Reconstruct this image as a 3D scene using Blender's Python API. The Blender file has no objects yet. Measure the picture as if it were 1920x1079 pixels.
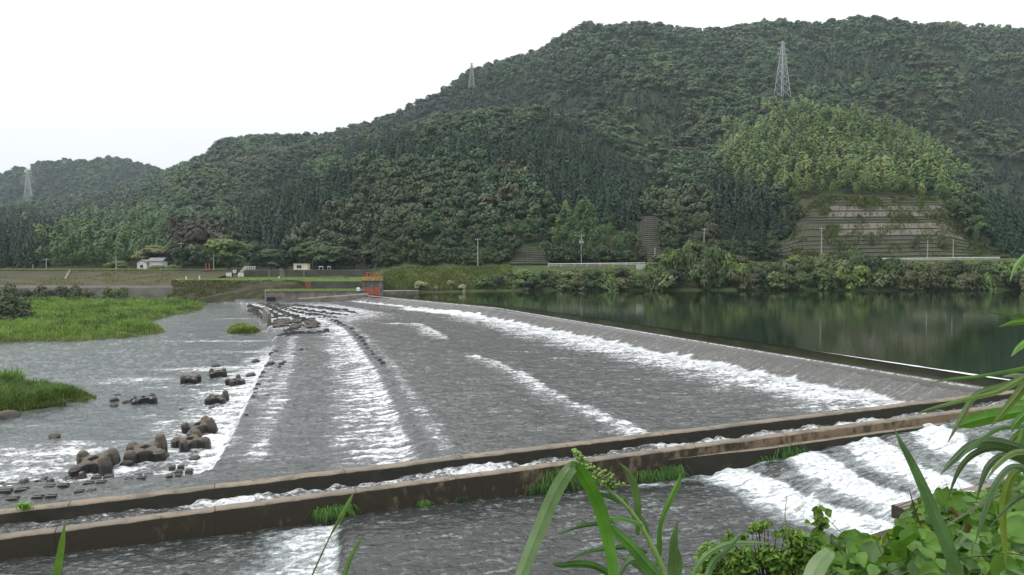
import bpy, bmesh, math, random
import numpy as np
from mathutils import Vector, Matrix
rng = np.random.default_rng(11)
random.seed(5)
scn = bpy.context.scene
COL = scn.collection
R = math.radians
# ------------------------------------------------------------------ camera
F = 1493.3
HC = 8.1
PITCH = math.atan(49.5 / F)
cam_d = bpy.data.cameras.new('camera'); cam_d.sensor_width = 36; cam_d.lens = 28.0
cam_d.clip_start = 0.05; cam_d.clip_end = 12000
cam = bpy.data.objects.new('camera', cam_d); COL.objects.link(cam)
cam.location = (0, 0, HC); cam.rotation_euler = (R(90) - PITCH, 0, 0)
scn.camera = cam
CT, ST = math.cos(PITCH), math.sin(PITCH)

def ray(px, py):
    cx = (np.asarray(px, float) - 960) / F; cy = (539.5 - np.asarray(py, float)) / F
    return cx, CT + ST * cy, -ST + CT * cy
def P(px, py, z=0.0):
    dx, dy, dz = ray(px, py); t = (z - HC) / dz
    return np.stack([dx * t, dy * t, dz * t + HC], -1)
def D(px, py, Y):
    dx, dy, dz = ray(px, py); t = np.asarray(Y, float) / dy
    return np.stack([dx * t, dy * t, dz * t + HC], -1)
def proj(p):
    p = np.asarray(p, float); x = p[..., 0]; y = p[..., 1]; z = p[..., 2] - HC
    d = y * CT - z * ST; u = y * ST + z * CT
    return 960 + F * x / d, 539.5 - F * u / d

# ------------------------------------------------------------------ noise
def _hash(i, j, seed):
    h = (i * 374761393 + j * 668265263 + seed * 974634777) & 0xffffffff
    h = ((h ^ (h >> 13)) * 1274126177) & 0xffffffff
    return ((h ^ (h >> 16)) & 0xffff) / 65535.0
def vnoise(x, y, seed=0):
    x = np.asarray(x, float); y = np.asarray(y, float)
    i = np.floor(x).astype(np.int64); j = np.floor(y).astype(np.int64)
    u = x - i; v = y - j; u = u * u * u * (u * (u * 6 - 15) + 10); v = v * v * v * (v * (v * 6 - 15) + 10)
    a = _hash(i, j, seed); b = _hash(i + 1, j, seed); c = _hash(i, j + 1, seed); d = _hash(i + 1, j + 1, seed)
    return (a * (1 - u) + b * u) * (1 - v) + (c * (1 - u) + d * u) * v
def fbm(x, y, o=4, seed=0, g=0.5):
    s = 0; a = 1; t = 0
    for k in range(o):
        s = s + a * vnoise(x * 2 ** k + 17.3 * k, y * 2 ** k - 9.1 * k, seed + k); t += a; a *= g
    return s / t
def sstep(a, b, x):
    t = np.clip((x - a) / (b - a), 0, 1); return t * t * (3 - 2 * t)

# ------------------------------------------------------------------ objects
def tag(o, label=None, cat=None, group=None, kind=None):
    if label: o['label'] = label
    if cat: o['category'] = cat
    if group: o['group'] = group
    if kind: o['kind'] = kind
    return o
def link(name, me, mat=None, parent=None):
    o = bpy.data.objects.new(name, me); COL.objects.link(o)
    if mat is not None and me is not None and not me.materials:
        for m in (mat if isinstance(mat, (list, tuple)) else [mat]): me.materials.append(m)
    if parent is not None: o.parent = parent
    return o
def empty(name, loc, label, cat, group=None, rz=0.0):
    o = bpy.data.objects.new(name, None); COL.objects.link(o)
    o.location = loc; o.rotation_euler = (0, 0, rz); o.empty_display_size = .2
    return tag(o, label, cat, group)
def npmesh(name, V, Fa, smooth=False, attrs=None, uv=None):
    V = np.ascontiguousarray(V, np.float32).reshape(-1, 3); Fa = np.ascontiguousarray(Fa, np.int32)
    me = bpy.data.meshes.new(name); n, k = Fa.shape
    me.vertices.add(len(V)); me.vertices.foreach_set('co', V.ravel())
    me.loops.add(n * k); me.loops.foreach_set('vertex_index', Fa.ravel())
    me.polygons.add(n); me.polygons.foreach_set('loop_start', np.arange(0, n * k, k, dtype=np.int32))
    me.polygons.foreach_set('loop_total', np.full(n, k, np.int32))
    me.update(calc_edges=True)
    if smooth: me.polygons.foreach_set('use_smooth', np.ones(n, bool))
    for nm, a in (attrs or {}).items():
        if a.ndim == 1:
            at = me.attributes.new(nm, 'FLOAT', 'POINT'); at.data.foreach_set('value', np.ascontiguousarray(a, np.float32))
        else:
            at = me.attributes.new(nm, 'FLOAT_COLOR', 'POINT')
            c = np.ones((len(V), 4), np.float32); c[:, :3] = a; at.data.foreach_set('color', c.ravel())
    if uv is not None:
        ul = me.uv_layers.new(name='flow'); ul.data.foreach_set('uv', np.ascontiguousarray(uv[Fa.ravel()], np.float32).ravel())
    return me
def gridfaces(nr, nc, keep=None):
    i = np.arange(nr * nc).reshape(nr, nc)
    f = np.stack([i[:-1, :-1], i[:-1, 1:], i[1:, 1:], i[1:, :-1]], -1).reshape(-1, 4)
    if keep is not None: f = f[keep[f].all(1)]
    return f

class MB:
    """collects shapes for ONE mesh"""
    def __init__(s): s.v = []; s.f = []
    def add(s, vs, fs):
        o = len(s.v); s.v += [tuple(map(float, v)) for v in vs]; s.f += [tuple(o + i for i in f) for f in fs]; return s
    def box(s, c, d, rz=0, tilt=None):
        c = Vector(c); M = Matrix.Rotation(rz, 3, 'Z')
        if tilt is not None: M = M @ tilt
        vs = [c + M @ Vector((x * d[0] / 2, y * d[1] / 2, z * d[2] / 2)) for z in (-1, 1) for y in (-1, 1) for x in (-1, 1)]
        return s.add(vs, [(0, 2, 3, 1), (4, 5, 7, 6), (0, 1, 5, 4), (2, 6, 7, 3), (0, 4, 6, 2), (1, 3, 7, 5)])
    def bar(s, a, b, r, n=5, r2=None):
        a = Vector(a); b = Vector(b); r2 = r if r2 is None else r2
        t = (b - a).normalized(); u = t.cross(Vector((0, 0, 1)))
        if u.length < 1e-3: u = Vector((1, 0, 0))
        u.normalize(); w = t.cross(u); vs = []
        for p, q in ((a, r), (b, r2)):
            vs += [p + (u * math.cos(2 * math.pi * k / n) + w * math.sin(2 * math.pi * k / n)) * q for k in range(n)]
        fs = [(k, (k + 1) % n, n + (k + 1) % n, n + k) for k in range(n)] + [tuple(range(n - 1, -1, -1)), tuple(range(n, 2 * n))]
        return s.add(vs, fs)
    def tube(s, pts, rs, n=6):
        pts = [Vector(p) for p in pts]; vs = []; m = len(pts)
        if not isinstance(rs, (list, tuple)): rs = [rs] * m
        for i, p in enumerate(pts):
            t = (pts[min(i + 1, m - 1)] - pts[max(i - 1, 0)]).normalized(); u = t.cross(Vector((0.1, 0.2, 1))).normalized(); w = t.cross(u)
            vs += [p + (u * math.cos(2 * math.pi * k / n) + w * math.sin(2 * math.pi * k / n)) * rs[i] for k in range(n)]
        fs = [(i * n + k, i * n + (k + 1) % n, (i + 1) * n + (k + 1) % n, (i + 1) * n + k) for i in range(m - 1) for k in range(n)]
        return s.add(vs, fs + [tuple(range(n - 1, -1, -1)), tuple(range((m - 1) * n, m * n))])
    def prism(s, poly, z0, z1):
        n = len(poly); zz = z1 if isinstance(z1, (list, tuple)) else [z1] * n
        vs = [(p[0], p[1], z0) for p in poly] + [(p[0], p[1], zz[i]) for i, p in enumerate(poly)]
        return s.add(vs, [(k, (k + 1) % n, n + (k + 1) % n, n + k) for k in range(n)] + [tuple(range(n - 1, -1, -1)), tuple(range(n, 2 * n))])
    def mesh(s, name, bevel=0.0, smooth=False):
        me = bpy.data.meshes.new(name); me.from_pydata(s.v, [], s.f); me.update()
        bm = bmesh.new(); bm.from_mesh(me); bmesh.ops.recalc_face_normals(bm, faces=bm.faces)
        if bevel > 0: bmesh.ops.bevel(bm, geom=list(bm.edges), offset=bevel, segments=2, affect='EDGES', clamp_overlap=True)
        bm.to_mesh(me); bm.free()
        if smooth: me.polygons.foreach_set('use_smooth', np.ones(len(me.polygons), bool))
        return me
    def build(s, name, mat, parent=None, bevel=0.0, smooth=False):
        return link(name, s.mesh(name, bevel, smooth), mat, parent)

# ------------------------------------------------------------------ materials
class NT:
    def __init__(s, name):
        s.m = bpy.data.materials.new(name); s.m.use_nodes = True; s.t = s.m.node_tree; s.t.nodes.clear()
        s.out = s.n('ShaderNodeOutputMaterial')
    def n(s, kind, **kw):
        x = s.t.nodes.new(kind)
        for k, v in kw.items():
            if k.startswith('i_'):
                key = k[2:]; key = int(key) if key.isdigit() else key.replace('_', ' ')
                x.inputs[key].default_value = v
            else: setattr(x, k, v)
        return x
    def l(s, a, b): s.t.links.new(a, b)
    def math(s, op, a, b=None, clamp=False):
        x = s.n('ShaderNodeMath', operation=op, use_clamp=clamp)
        for i, q in enumerate((a, b)):
            if q is None: continue
            if isinstance(q, (int, float)): x.inputs[i].default_value = q
            else: s.l(q, x.inputs[i])
        return x.outputs[0]
    def mix(s, fac, a, b, bt='MIX'):
        x = s.n('ShaderNodeMix', data_type='RGBA', blend_type=bt, clamp_result=False)
        for sock, q in ((x.inputs[0], fac), (x.inputs[6], a), (x.inputs[7], b)):
            if isinstance(q, (int, float)): sock.default_value = q
            elif isinstance(q, tuple): sock.default_value = (*q, 1)
            else: s.l(q, sock)
        return x.outputs[2]
    def rng(s, v, a, b, c=0.0, d=1.0, smooth=True):
        x = s.n('ShaderNodeMapRange', clamp=True, interpolation_type='SMOOTHSTEP' if smooth else 'LINEAR')
        s.l(v, x.inputs[0])
        for i, q in enumerate((a, b, c, d)): x.inputs[i + 1].default_value = q
        return x.outputs[0]
    def noise(s, vec, scale, detail=4, rough=.55, mapping=None, dist=0.0):
        if mapping is not None:
            mp = s.n('ShaderNodeMapping'); s.l(vec, mp.inputs[0]); mp.inputs[3].default_value = mapping; vec = mp.outputs[0]
        x = s.n('ShaderNodeTexNoise', i_Scale=scale, i_Detail=detail, i_Roughness=rough, i_Distortion=dist); s.l(vec, x.inputs['Vector'])
        return x.outputs['Fac']
    def coord(s): return s.n('ShaderNodeTexCoord').outputs['Object']
    def pos(s): return s.n('ShaderNodeNewGeometry').outputs['Position']

def simple(name, c, rough=.8, var=.25, scale=2.0, spec=.3, c2=None, bump=0.0, metal=0.0, thr=(.35, .65), bscale=None, world=True, mapping=None):
    b = NT(name); co = b.pos() if world else b.coord()
    n = b.noise(co, scale, 6, .6, mapping=mapping)
    lo = tuple(x * (1 - var) for x in c); hi = tuple(x * (1 + var) for x in c)
    col = b.mix(n, lo, hi)
    if c2 is not None: col = b.mix(b.rng(b.noise(co, scale * .45, 5, .65, mapping=mapping), *thr), col, c2)
    p = b.n('ShaderNodeBsdfPrincipled', i_Roughness=rough, i_Metallic=metal); p.inputs['Specular IOR Level'].default_value = spec
    b.l(col, p.inputs['Base Color'])
    if bump:
        bp = b.n('ShaderNodeBump', i_Strength=.6, i_Distance=bump); b.l(b.noise(co, bscale or scale * 5, 5), bp.inputs['Height']); b.l(bp.outputs[0], p.inputs['Normal'])
    b.l(p.outputs[0], b.out.inputs[0]); return b.m

def leafmat(name, src='attr', trans=.25, rough=.55, scale=.5, var=.3, fixed=None, spec=.25):
    b = NT(name)
    if fixed is not None:
        rgb = b.n('ShaderNodeRGB'); rgb.outputs[0].default_value = (*fixed, 1); base = rgb.outputs[0]
    elif src == 'attr': base = b.n('ShaderNodeAttribute', attribute_name='tint').outputs['Color']
    else: base = b.n('ShaderNodeObjectInfo').outputs['Color']
    n = b.noise(b.pos(), scale, 3, .6)
    v = b.rng(n, .3, .7, 1 - var, 1 + var)
    col = b.mix(1.0, base, b.n('ShaderNodeCombineColor').outputs[0], 'MULTIPLY')
    cc = col.node.inputs[7].links[0].from_node
    for i in range(3): b.l(v, cc.inputs[i])
    p = b.n('ShaderNodeBsdfPrincipled', i_Roughness=rough); p.inputs['Specular IOR Level'].default_value = spec
    b.l(col, p.inputs['Base Color'])
    if trans > 0:
        t = b.n('ShaderNodeBsdfTranslucent'); tc = b.mix(1.0, col, (1.25, 1.35, .6), 'MULTIPLY'); b.l(tc, t.inputs[0])
        mx = b.n('ShaderNodeMixShader', i_0=trans); b.l(p.outputs[0], mx.inputs[1]); b.l(t.outputs[0], mx.inputs[2]); b.l(mx.outputs[0], b.out.inputs[0])
    else: b.l(p.outputs[0], b.out.inputs[0])
    return b.m

def watermat(name, deep, foamc=(.74, .76, .78), rip=1.0, s1=(2.2, .55, 1), s2=1.3, rough=.1, useuv=True, fine=6.0, murk=(.13, .14, .14), sharp=.46, amp=1.35):
    """water: glossy dark body, rippled, with white foam where the mesh says the water breaks"""
    b = NT(name); pos = b.pos()
    uv = b.n('ShaderNodeUVMap', uv_map='flow').outputs[0] if useuv else pos
    f = b.n('ShaderNodeAttribute', attribute_name='foam').outputs['Fac']
    nA = b.noise(uv, 1.0, 5, .6, mapping=s1, dist=.3); nM = b.noise(uv, 1.0, 6, .65, mapping=(s1[0] * 3.4, s1[1] * 3.0, 1), dist=.4); nB = b.noise(pos, s2 * 2.6, 6, .68)
    n = b.math('ADD', b.math('ADD', b.math('MULTIPLY', nA, .26), b.math('MULTIPLY', nM, .36)), b.math('MULTIPLY', nB, .38))
    n = b.rng(n, .36, .64, 0, 1, smooth=False)
    m = b.math('ADD', f, b.math('MULTIPLY', b.math('SUBTRACT', n, .5), amp))
    mask = b.rng(m, .5, .5 + sharp)
    soft = b.rng(m, .12, .75)                                   # aerated water between the foam
    nC = b.noise(uv, 1.0, 5, .7, mapping=(s1[0] * 3.3, s1[1] * 2.6, 1))
    fc = b.mix(b.rng(nC, .3, .65), tuple(x * .52 for x in foamc), foamc)
    body = b.mix(soft, deep, murk)
    col = b.mix(mask, body, fc)
    p = b.n('ShaderNodeBsdfPrincipled', i_IOR=1.33); b.l(col, p.inputs['Base Color'])
    b.l(b.rng(mask, 0, 1, rough, .75, smooth=False), p.inputs['Roughness'])
    h1 = b.noise(uv, 1.0, 4, .6, mapping=(fine * .42, fine * .2, 1)); h2 = b.noise(pos, fine * .5, 4, .6)
    h = b.math('ADD', b.math('ADD', h1, b.math('MULTIPLY', h2, .6)), b.math('MULTIPLY', b.math('MULTIPLY', nC, mask), 1.2))
    bp = b.n('ShaderNodeBump', i_Strength=.9, i_Distance=.13 * rip); b.l(h, bp.inputs['Height']); b.l(bp.outputs[0], p.inputs['Normal'])
    b.l(p.outputs[0], b.out.inputs[0]); return b.m

M = {}
M['conc_top'] = simple('concrete_top', (.21, .175, .135), .85, .4, 1.1, c2=(.115, .105, .088), bump=.01, thr=(.38, .66))
M['conc'] = simple('old_concrete', (.20, .185, .165), .85, .3, 1.2, c2=(.10, .095, .08), bump=.02)
M['conc_pale'] = simple('pale_concrete', (.42, .41, .38), .85, .15, 1.0)
M['conc_dark'] = simple('dark_concrete', (.085, .08, .07), .85, .3, .6, c2=(.045, .05, .035), bump=.03)
M['algae'] = simple('algae_stained_concrete', (.013, .012, .008), .75, .5, 1.8, c2=(.03, .025, .016), thr=(.5, .74), bump=.03)
def joints(b, pos, col):
    d = b.n('ShaderNodeVectorMath', operation='DOT_PRODUCT'); b.l(pos, d.inputs[0]); d.inputs[1].default_value = (.9355, .353, 0)
    fr = b.math('FRACT', b.math('MULTIPLY', d.outputs['Value'], 1 / 5.2)); j = b.math('LESS_THAN', fr, .0075)
    return b.mix(b.math('MULTIPLY', j, .8), col, (.012, .011, .009))
def walltop(name):
    b = NT(name); pos = b.pos(); n1 = b.noise(pos, 1.0, 6, .65); n2 = b.noise(pos, 5, 6, .7); n3 = b.noise(pos, .25, 3)
    col = b.mix(n2, (.15, .125, .095), (.26, .215, .165)); col = b.mix(b.rng(n1, .45, .62, 0, .85), col, (.105, .095, .075)); col = b.mix(b.rng(b.noise(pos, 2.3, 6, .7), .56, .68, 0, .8), col, (.05, .055, .03)); col = b.mix(b.rng(n3, .4, .6, 0, .45), col, (.13, .125, .11))
    col = joints(b, pos, col)
    p = b.n('ShaderNodeBsdfPrincipled', i_Roughness=.85); p.inputs['Specular IOR Level'].default_value = .25; b.l(col, p.inputs['Base Color'])
    bp = b.n('ShaderNodeBump', i_Strength=.7, i_Distance=.02); b.l(b.noise(pos, 9, 6, .65), bp.inputs['Height']); b.l(bp.outputs[0], p.inputs['Normal']); b.l(p.outputs[0], b.out.inputs[0]); return b.m
M['conc_top'] = walltop('concrete_top')
def stained(name):
    b = NT(name); pos = b.pos(); sx = b.n('ShaderNodeSeparateXYZ'); b.l(pos, sx.inputs[0])
    n1 = b.noise(pos, 2.4, 6, .65, mapping=(1, 1, .5)); n2 = b.noise(pos, .5, 4, .6); n3 = b.noise(pos, 9, 5, .6)
    wet = b.math('SUBTRACT', b.math('ADD', n1, b.math('MULTIPLY', n2, .6)), b.math('MULTIPLY', sx.outputs[0], .011))
    tan = b.mix(n3, (.105, .078, .05), (.17, .125, .08)); drk = b.mix(n3, (.012, .011, .007), (.036, .029, .018)); gr = b.mix(n1, (.02, .026, .009), (.04, .045, .016))
    col = b.mix(b.rng(wet, .55, .80), tan, drk); col = b.mix(b.rng(b.noise(pos, 1.3, 5, .7), .56, .72, 0, .8), col, gr)
    col = joints(b, pos, col)
    p = b.n('ShaderNodeBsdfPrincipled', i_Roughness=.8); p.inputs['Specular IOR Level'].default_value = .25; b.l(col, p.inputs['Base Color'])
    bp = b.n('ShaderNodeBump', i_Strength=.7, i_Distance=.03); b.l(b.noise(pos, 7, 6, .65), bp.inputs['Height']); b.l(bp.outputs[0], p.inputs['Normal']); b.l(p.outputs[0], b.out.inputs[0]); return b.m
M['algae_tan'] = stained('stained_concrete')
M['block'] = simple('block_concrete', (.080, .068, .053), .85, .5, 3.2, c2=(.022, .021, .019), thr=(.42, .62), bump=.012)
def blockmat(name):
    b = NT(name); pos = b.pos(); sz_ = b.n('ShaderNodeSeparateXYZ'); b.l(pos, sz_.inputs[0]); n = b.noise(pos, 3.0, 6, .65); n2 = b.noise(pos, 9, 5, .6)
    dry = b.mix(n2, (.060, .050, .038), (.125, .104, .078)); dry = b.mix(b.rng(n, .5, .68), dry, (.045, .040, .033))
    wl = b.math('ADD', sz_.outputs[2], b.math('MULTIPLY', b.math('SUBTRACT', n, .5), .55))      # wet up to where the river splashes
    wet = b.rng(wl, -1.90, -1.55); col = b.mix(wet, (.018, .017, .016), dry)
    p = b.n('ShaderNodeBsdfPrincipled'); b.l(col, p.inputs['Base Color']); b.l(b.rng(wet, 0, 1, .35, .85), p.inputs['Roughness'])
    bp = b.n('ShaderNodeBump', i_Strength=.6, i_Distance=.015); b.l(n2, bp.inputs['Height']); b.l(bp.outputs[0], p.inputs['Normal']); b.l(p.outputs[0], b.out.inputs[0]); return b.m
M['block'] = blockmat('armour_concrete')
M['block_wet'] = simple('wet_block_concrete', (.035, .032, .029), .35, .5, 2.0, bump=.03, spec=.5)
M['rock'] = simple('river_rock', (.055, .048, .04), .6, .5, 2.6, bump=.03)
M['soil'] = simple('forest_soil', (.030, .038, .020), .95, .3, .3, spec=.1)
M['hillground'] = simple('hill_ground', (.035, .05, .022), .95, .35, .12, spec=.1, c2=(.05, .055, .03))
M['bankgrass'] = simple('bank_grass', (.055, .078, .028), .95, .45, .35, spec=.1, c2=(.04, .045, .022), bump=.2, bscale=3)
M['lawn'] = simple('lawn_grass', (.085, .125, .038), .95, .25, .6, spec=.1)
M['mossy'] = simple('mossy_masonry', (.030, .028, .017), .95, .55, .9, spec=.1, c2=(.055, .062, .025), thr=(.45, .68), bump=.15, bscale=2)
M['revet'] = simple('revetment_slope', (.060, .058, .032), .95, .4, .3, spec=.1, c2=(.085, .076, .06), thr=(.5, .68), mapping=(.5, 1, 2))
M['white'] = simple('white_paint', (.60, .60, .58), .5, .08, 2)
M['cream'] = simple('cream_wall', (.62, .55, .44), .8, .08, 1)
M['dark'] = simple('dark_opening', (.012, .012, .013), .6, .2, 1)
M['roof'] = simple('grey_roof_tiles', (.13, .135, .145), .6, .2, 2)
M['orange'] = simple('orange_steel', (.34, .085, .03), .55, .2, 1)
M['redgate'] = simple('red_gate_leaf', (.36, .075, .045), .55, .2, 1)
M['steel'] = simple('galvanised_steel', (.34, .35, .36), .45, .08, 1, metal=.0)
M['pole'] = simple('concrete_pole', (.30, .29, .27), .8, .15, 1)
M['wire'] = simple('cable', (.09, .095, .1), .6, .1, 1)
M['beam'] = simple('grid_beam', (.058, .058, .050), .9, .35, .7, c2=(.05, .058, .03), thr=(.5, .7))
M['panel'] = simple('sprayed_slope_panel', (.118, .106, .086), .9, .35, .35, c2=(.055, .065, .028), thr=(.5, .68), bump=.1, bscale=1)
M['panel_dark'] = simple('grid_slope_infill', (.044, .048, .030), .95, .4, .4, c2=(.05, .065, .024), thr=(.45, .65))
M['bark'] = simple('bark', (.055, .045, .035), .9, .3, 3)
M['riverbed'] = simple('riverbed', (.05, .05, .042), .9, .3, 1)
M['sandbar'] = simple('sandbar_soil', (.085, .075, .05), .95, .4, .8, c2=(.04, .05, .02))
M['leaf_obj'] = leafmat('tree_foliage', 'obj', .22)
M['leaf_attr'] = leafmat('forest_foliage', 'attr', .0, scale=.03, var=.14)
M['grass_attr'] = leafmat('grass_foliage', 'attr', .3, scale=1.2, var=.3)
M['w_pool'] = None
# ------------------------------------------------------------------ light
w = bpy.data.worlds.new('World'); scn.world = w; w.use_nodes = True
nt = w.node_tree; nt.nodes.clear()
sky = nt.nodes.new('ShaderNodeTexSky'); sky.sky_type = 'NISHITA'; sky.sun_disc = False
SUN_EL, SUN_AZ = R(52), R(255)
sky.sun_elevation = SUN_EL; sky.sun_rotation = SUN_AZ; sky.air_density = 1.0; sky.dust_density = 3.0
hs = nt.nodes.new('ShaderNodeHueSaturation'); hs.inputs['Saturation'].default_value = .18
tc = nt.nodes.new('ShaderNodeTexCoord')
nz = nt.nodes.new('ShaderNodeTexNoise'); nz.inputs['Scale'].default_value = .9; nz.inputs['Detail'].default_value = 5
cr = nt.nodes.new('ShaderNodeValToRGB')
cr.color_ramp.elements[0].position = .36; cr.color_ramp.elements[0].color = (.90, .925, .95, 1)
cr.color_ramp.elements[1].position = .56; cr.color_ramp.elements[1].color = (1.06, 1.065, 1.07, 1)
mx = nt.nodes.new('ShaderNodeMix'); mx.data_type = 'RGBA'; mx.inputs[0].default_value = .82
bg = nt.nodes.new('ShaderNodeBackground'); bg.inputs[1].default_value = .10
wo = nt.nodes.new('ShaderNodeOutputWorld')
sz = nt.nodes.new('ShaderNodeSeparateXYZ'); mr = nt.nodes.new('ShaderNodeMapRange'); mr.clamp = True      # an overcast sky is brighter overhead
for i_, v_ in enumerate((0.0, 1.0, 4.9, 11.5)): mr.inputs[i_ + 1].default_value = v_
gm = nt.nodes.new('ShaderNodeMath'); gm.operation = 'MULTIPLY'; gm.inputs[1].default_value = 1.0
sc_ = nt.nodes.new('ShaderNodeVectorMath'); sc_.operation = 'SCALE'
for a, b_ in ((sky.outputs[0], hs.inputs['Color']), (tc.outputs['Generated'], nz.inputs['Vector']), (nz.outputs['Fac'], cr.inputs[0]),
             (hs.outputs[0], mx.inputs[6]), (tc.outputs['Generated'], sz.inputs[0]), (sz.outputs[2], mr.inputs[0]), (mr.outputs[0], gm.inputs[0]), (cr.outputs[0], sc_.inputs[0]), (gm.outputs[0], sc_.inputs['Scale']), (sc_.outputs[0], mx.inputs[7]), (mx.outputs[2], bg.inputs[0]), (bg.outputs[0], wo.inputs[0])):
    nt.links.new(a, b_)
sd = bpy.data.lights.new('sun', 'SUN'); sd.energy = 1.15; sd.angle = R(22); sd.color = (1, .97, .92)
so = bpy.data.objects.new('sun', sd); COL.objects.link(so); so.location = (0, -20, 60)
sv = Vector((math.sin(SUN_AZ) * math.cos(SUN_EL), math.cos(SUN_AZ) * math.cos(SUN_EL), math.sin(SUN_EL)))
so.rotation_euler = sv.to_track_quat('Z', 'Y').to_euler()
vs = scn.view_settings; vs.view_transform = 'Standard'; vs.look = 'None'; vs.exposure = .93; vs.gamma = 1
scn.cycles.max_bounces = 6; scn.cycles.diffuse_bounces = 2; scn.cycles.glossy_bounces = 3; scn.cycles.transmission_bounces = 3; scn.cycles.transparent_max_bounces = 8
scn.cycles.volume_bounces = 0; scn.cycles.use_denoising = True
# ------------------------------------------------------------------ weir layout (plan, metres)
Z_AP, Z_AP2, Z_RIV = -1.3, -1.6, -2.2
NOTCH = P(930, 577)[:2]
uR = P(1864, 730)[:2] - NOTCH; uR = uR / np.linalg.norm(uR)
uL = P(682, 553.5)[:2] - NOTCH; uL = uL / np.linalg.norm(uL)
CREST = np.array([P(1864, 730)[:2] + uR * 3.5, NOTCH, P(682, 553.5)[:2] + uL * .6])
def polydist(x, y, pl):
    """signed distance to a polyline (positive to the left of its direction), arc length, unsigned distance"""
    best = np.full(x.shape, 1e18); sg = np.zeros(x.shape); s = np.zeros(x.shape); acc = 0
    for a, b in zip(pl[:-1], pl[1:]):
        d = b - a; L = np.hypot(*d); u = d / L
        rx = x - a[0]; ry = y - a[1]; t = rx * u[0] + ry * u[1]
        tc = np.clip(t, 0, L); ex = rx - u[0] * tc; ey = ry - u[1] * tc; dd = ex * ex + ey * ey
        cr_ = u[0] * ry - u[1] * rx
        m = dd < best
        best = np.where(m, dd, best); sg = np.where(m, np.where(cr_ >= 0, 1.0, -1.0), sg); s = np.where(m, acc + tc, s); acc += L
    dd = np.sqrt(best); return sg * dd, s, dd
def crest_t(x, y):
    sd_, s, _ = polydist(x, y, CREST); return sd_, s     # left of (right->left end) direction = downstream
def PL(pts, z): return np.array([P(px, py, z)[:2] for px, py in pts])
SILL = PL([(455, 566), (490, 570), (563, 588), (617, 598), (653, 613), (675, 633), (690, 653), (717, 683), (735, 715), (760, 760), (787, 812), (812, 858), (838, 905)], Z_AP)
EDGE = PL([(440, 562), (468, 574), (483, 588), (500, 607), (521, 634), (507, 672), (492, 700), (468, 755), (440, 815), (405, 876), (372, 889), (240, 893), (150, 902), (0, 912), (-200, 925)], Z_AP2)
MID1 = PL([(905, 668), (945, 682), (990, 702), (1030, 728), (1075, 750), (1115, 765), (1165, 788), (1215, 808), (1260, 820)], Z_AP)
MID2 = PL([(742, 606), (775, 606), (800, 610), (822, 622), (838, 632)], Z_AP)
STR2 = PL([(560, 632), (549, 690), (538, 740), (528, 790), (500, 850)], Z_AP2)
STR3 = PL([(512, 640), (515, 700), (500, 740)], Z_AP2)
# far concrete walls of the fishway
WU = np.array([.9355, .353]); WN = np.array([.353, -.9355])
def wall_line(x):  # back edge of the outer wall
    return 29.7 + (x + 19.1) * 18.4 / 48.7
TOES = 3.4
def weir_z(t):
    return np.where(t < 0, -.02, -.02 + (Z_AP + .02) * (.85 * np.clip((t - .12) / 3.25, 0, 1) + .15 * sstep(.0, 3.6, t)))
NOTCH_S = np.hypot(*(CREST[1] - CREST[0]))

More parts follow.
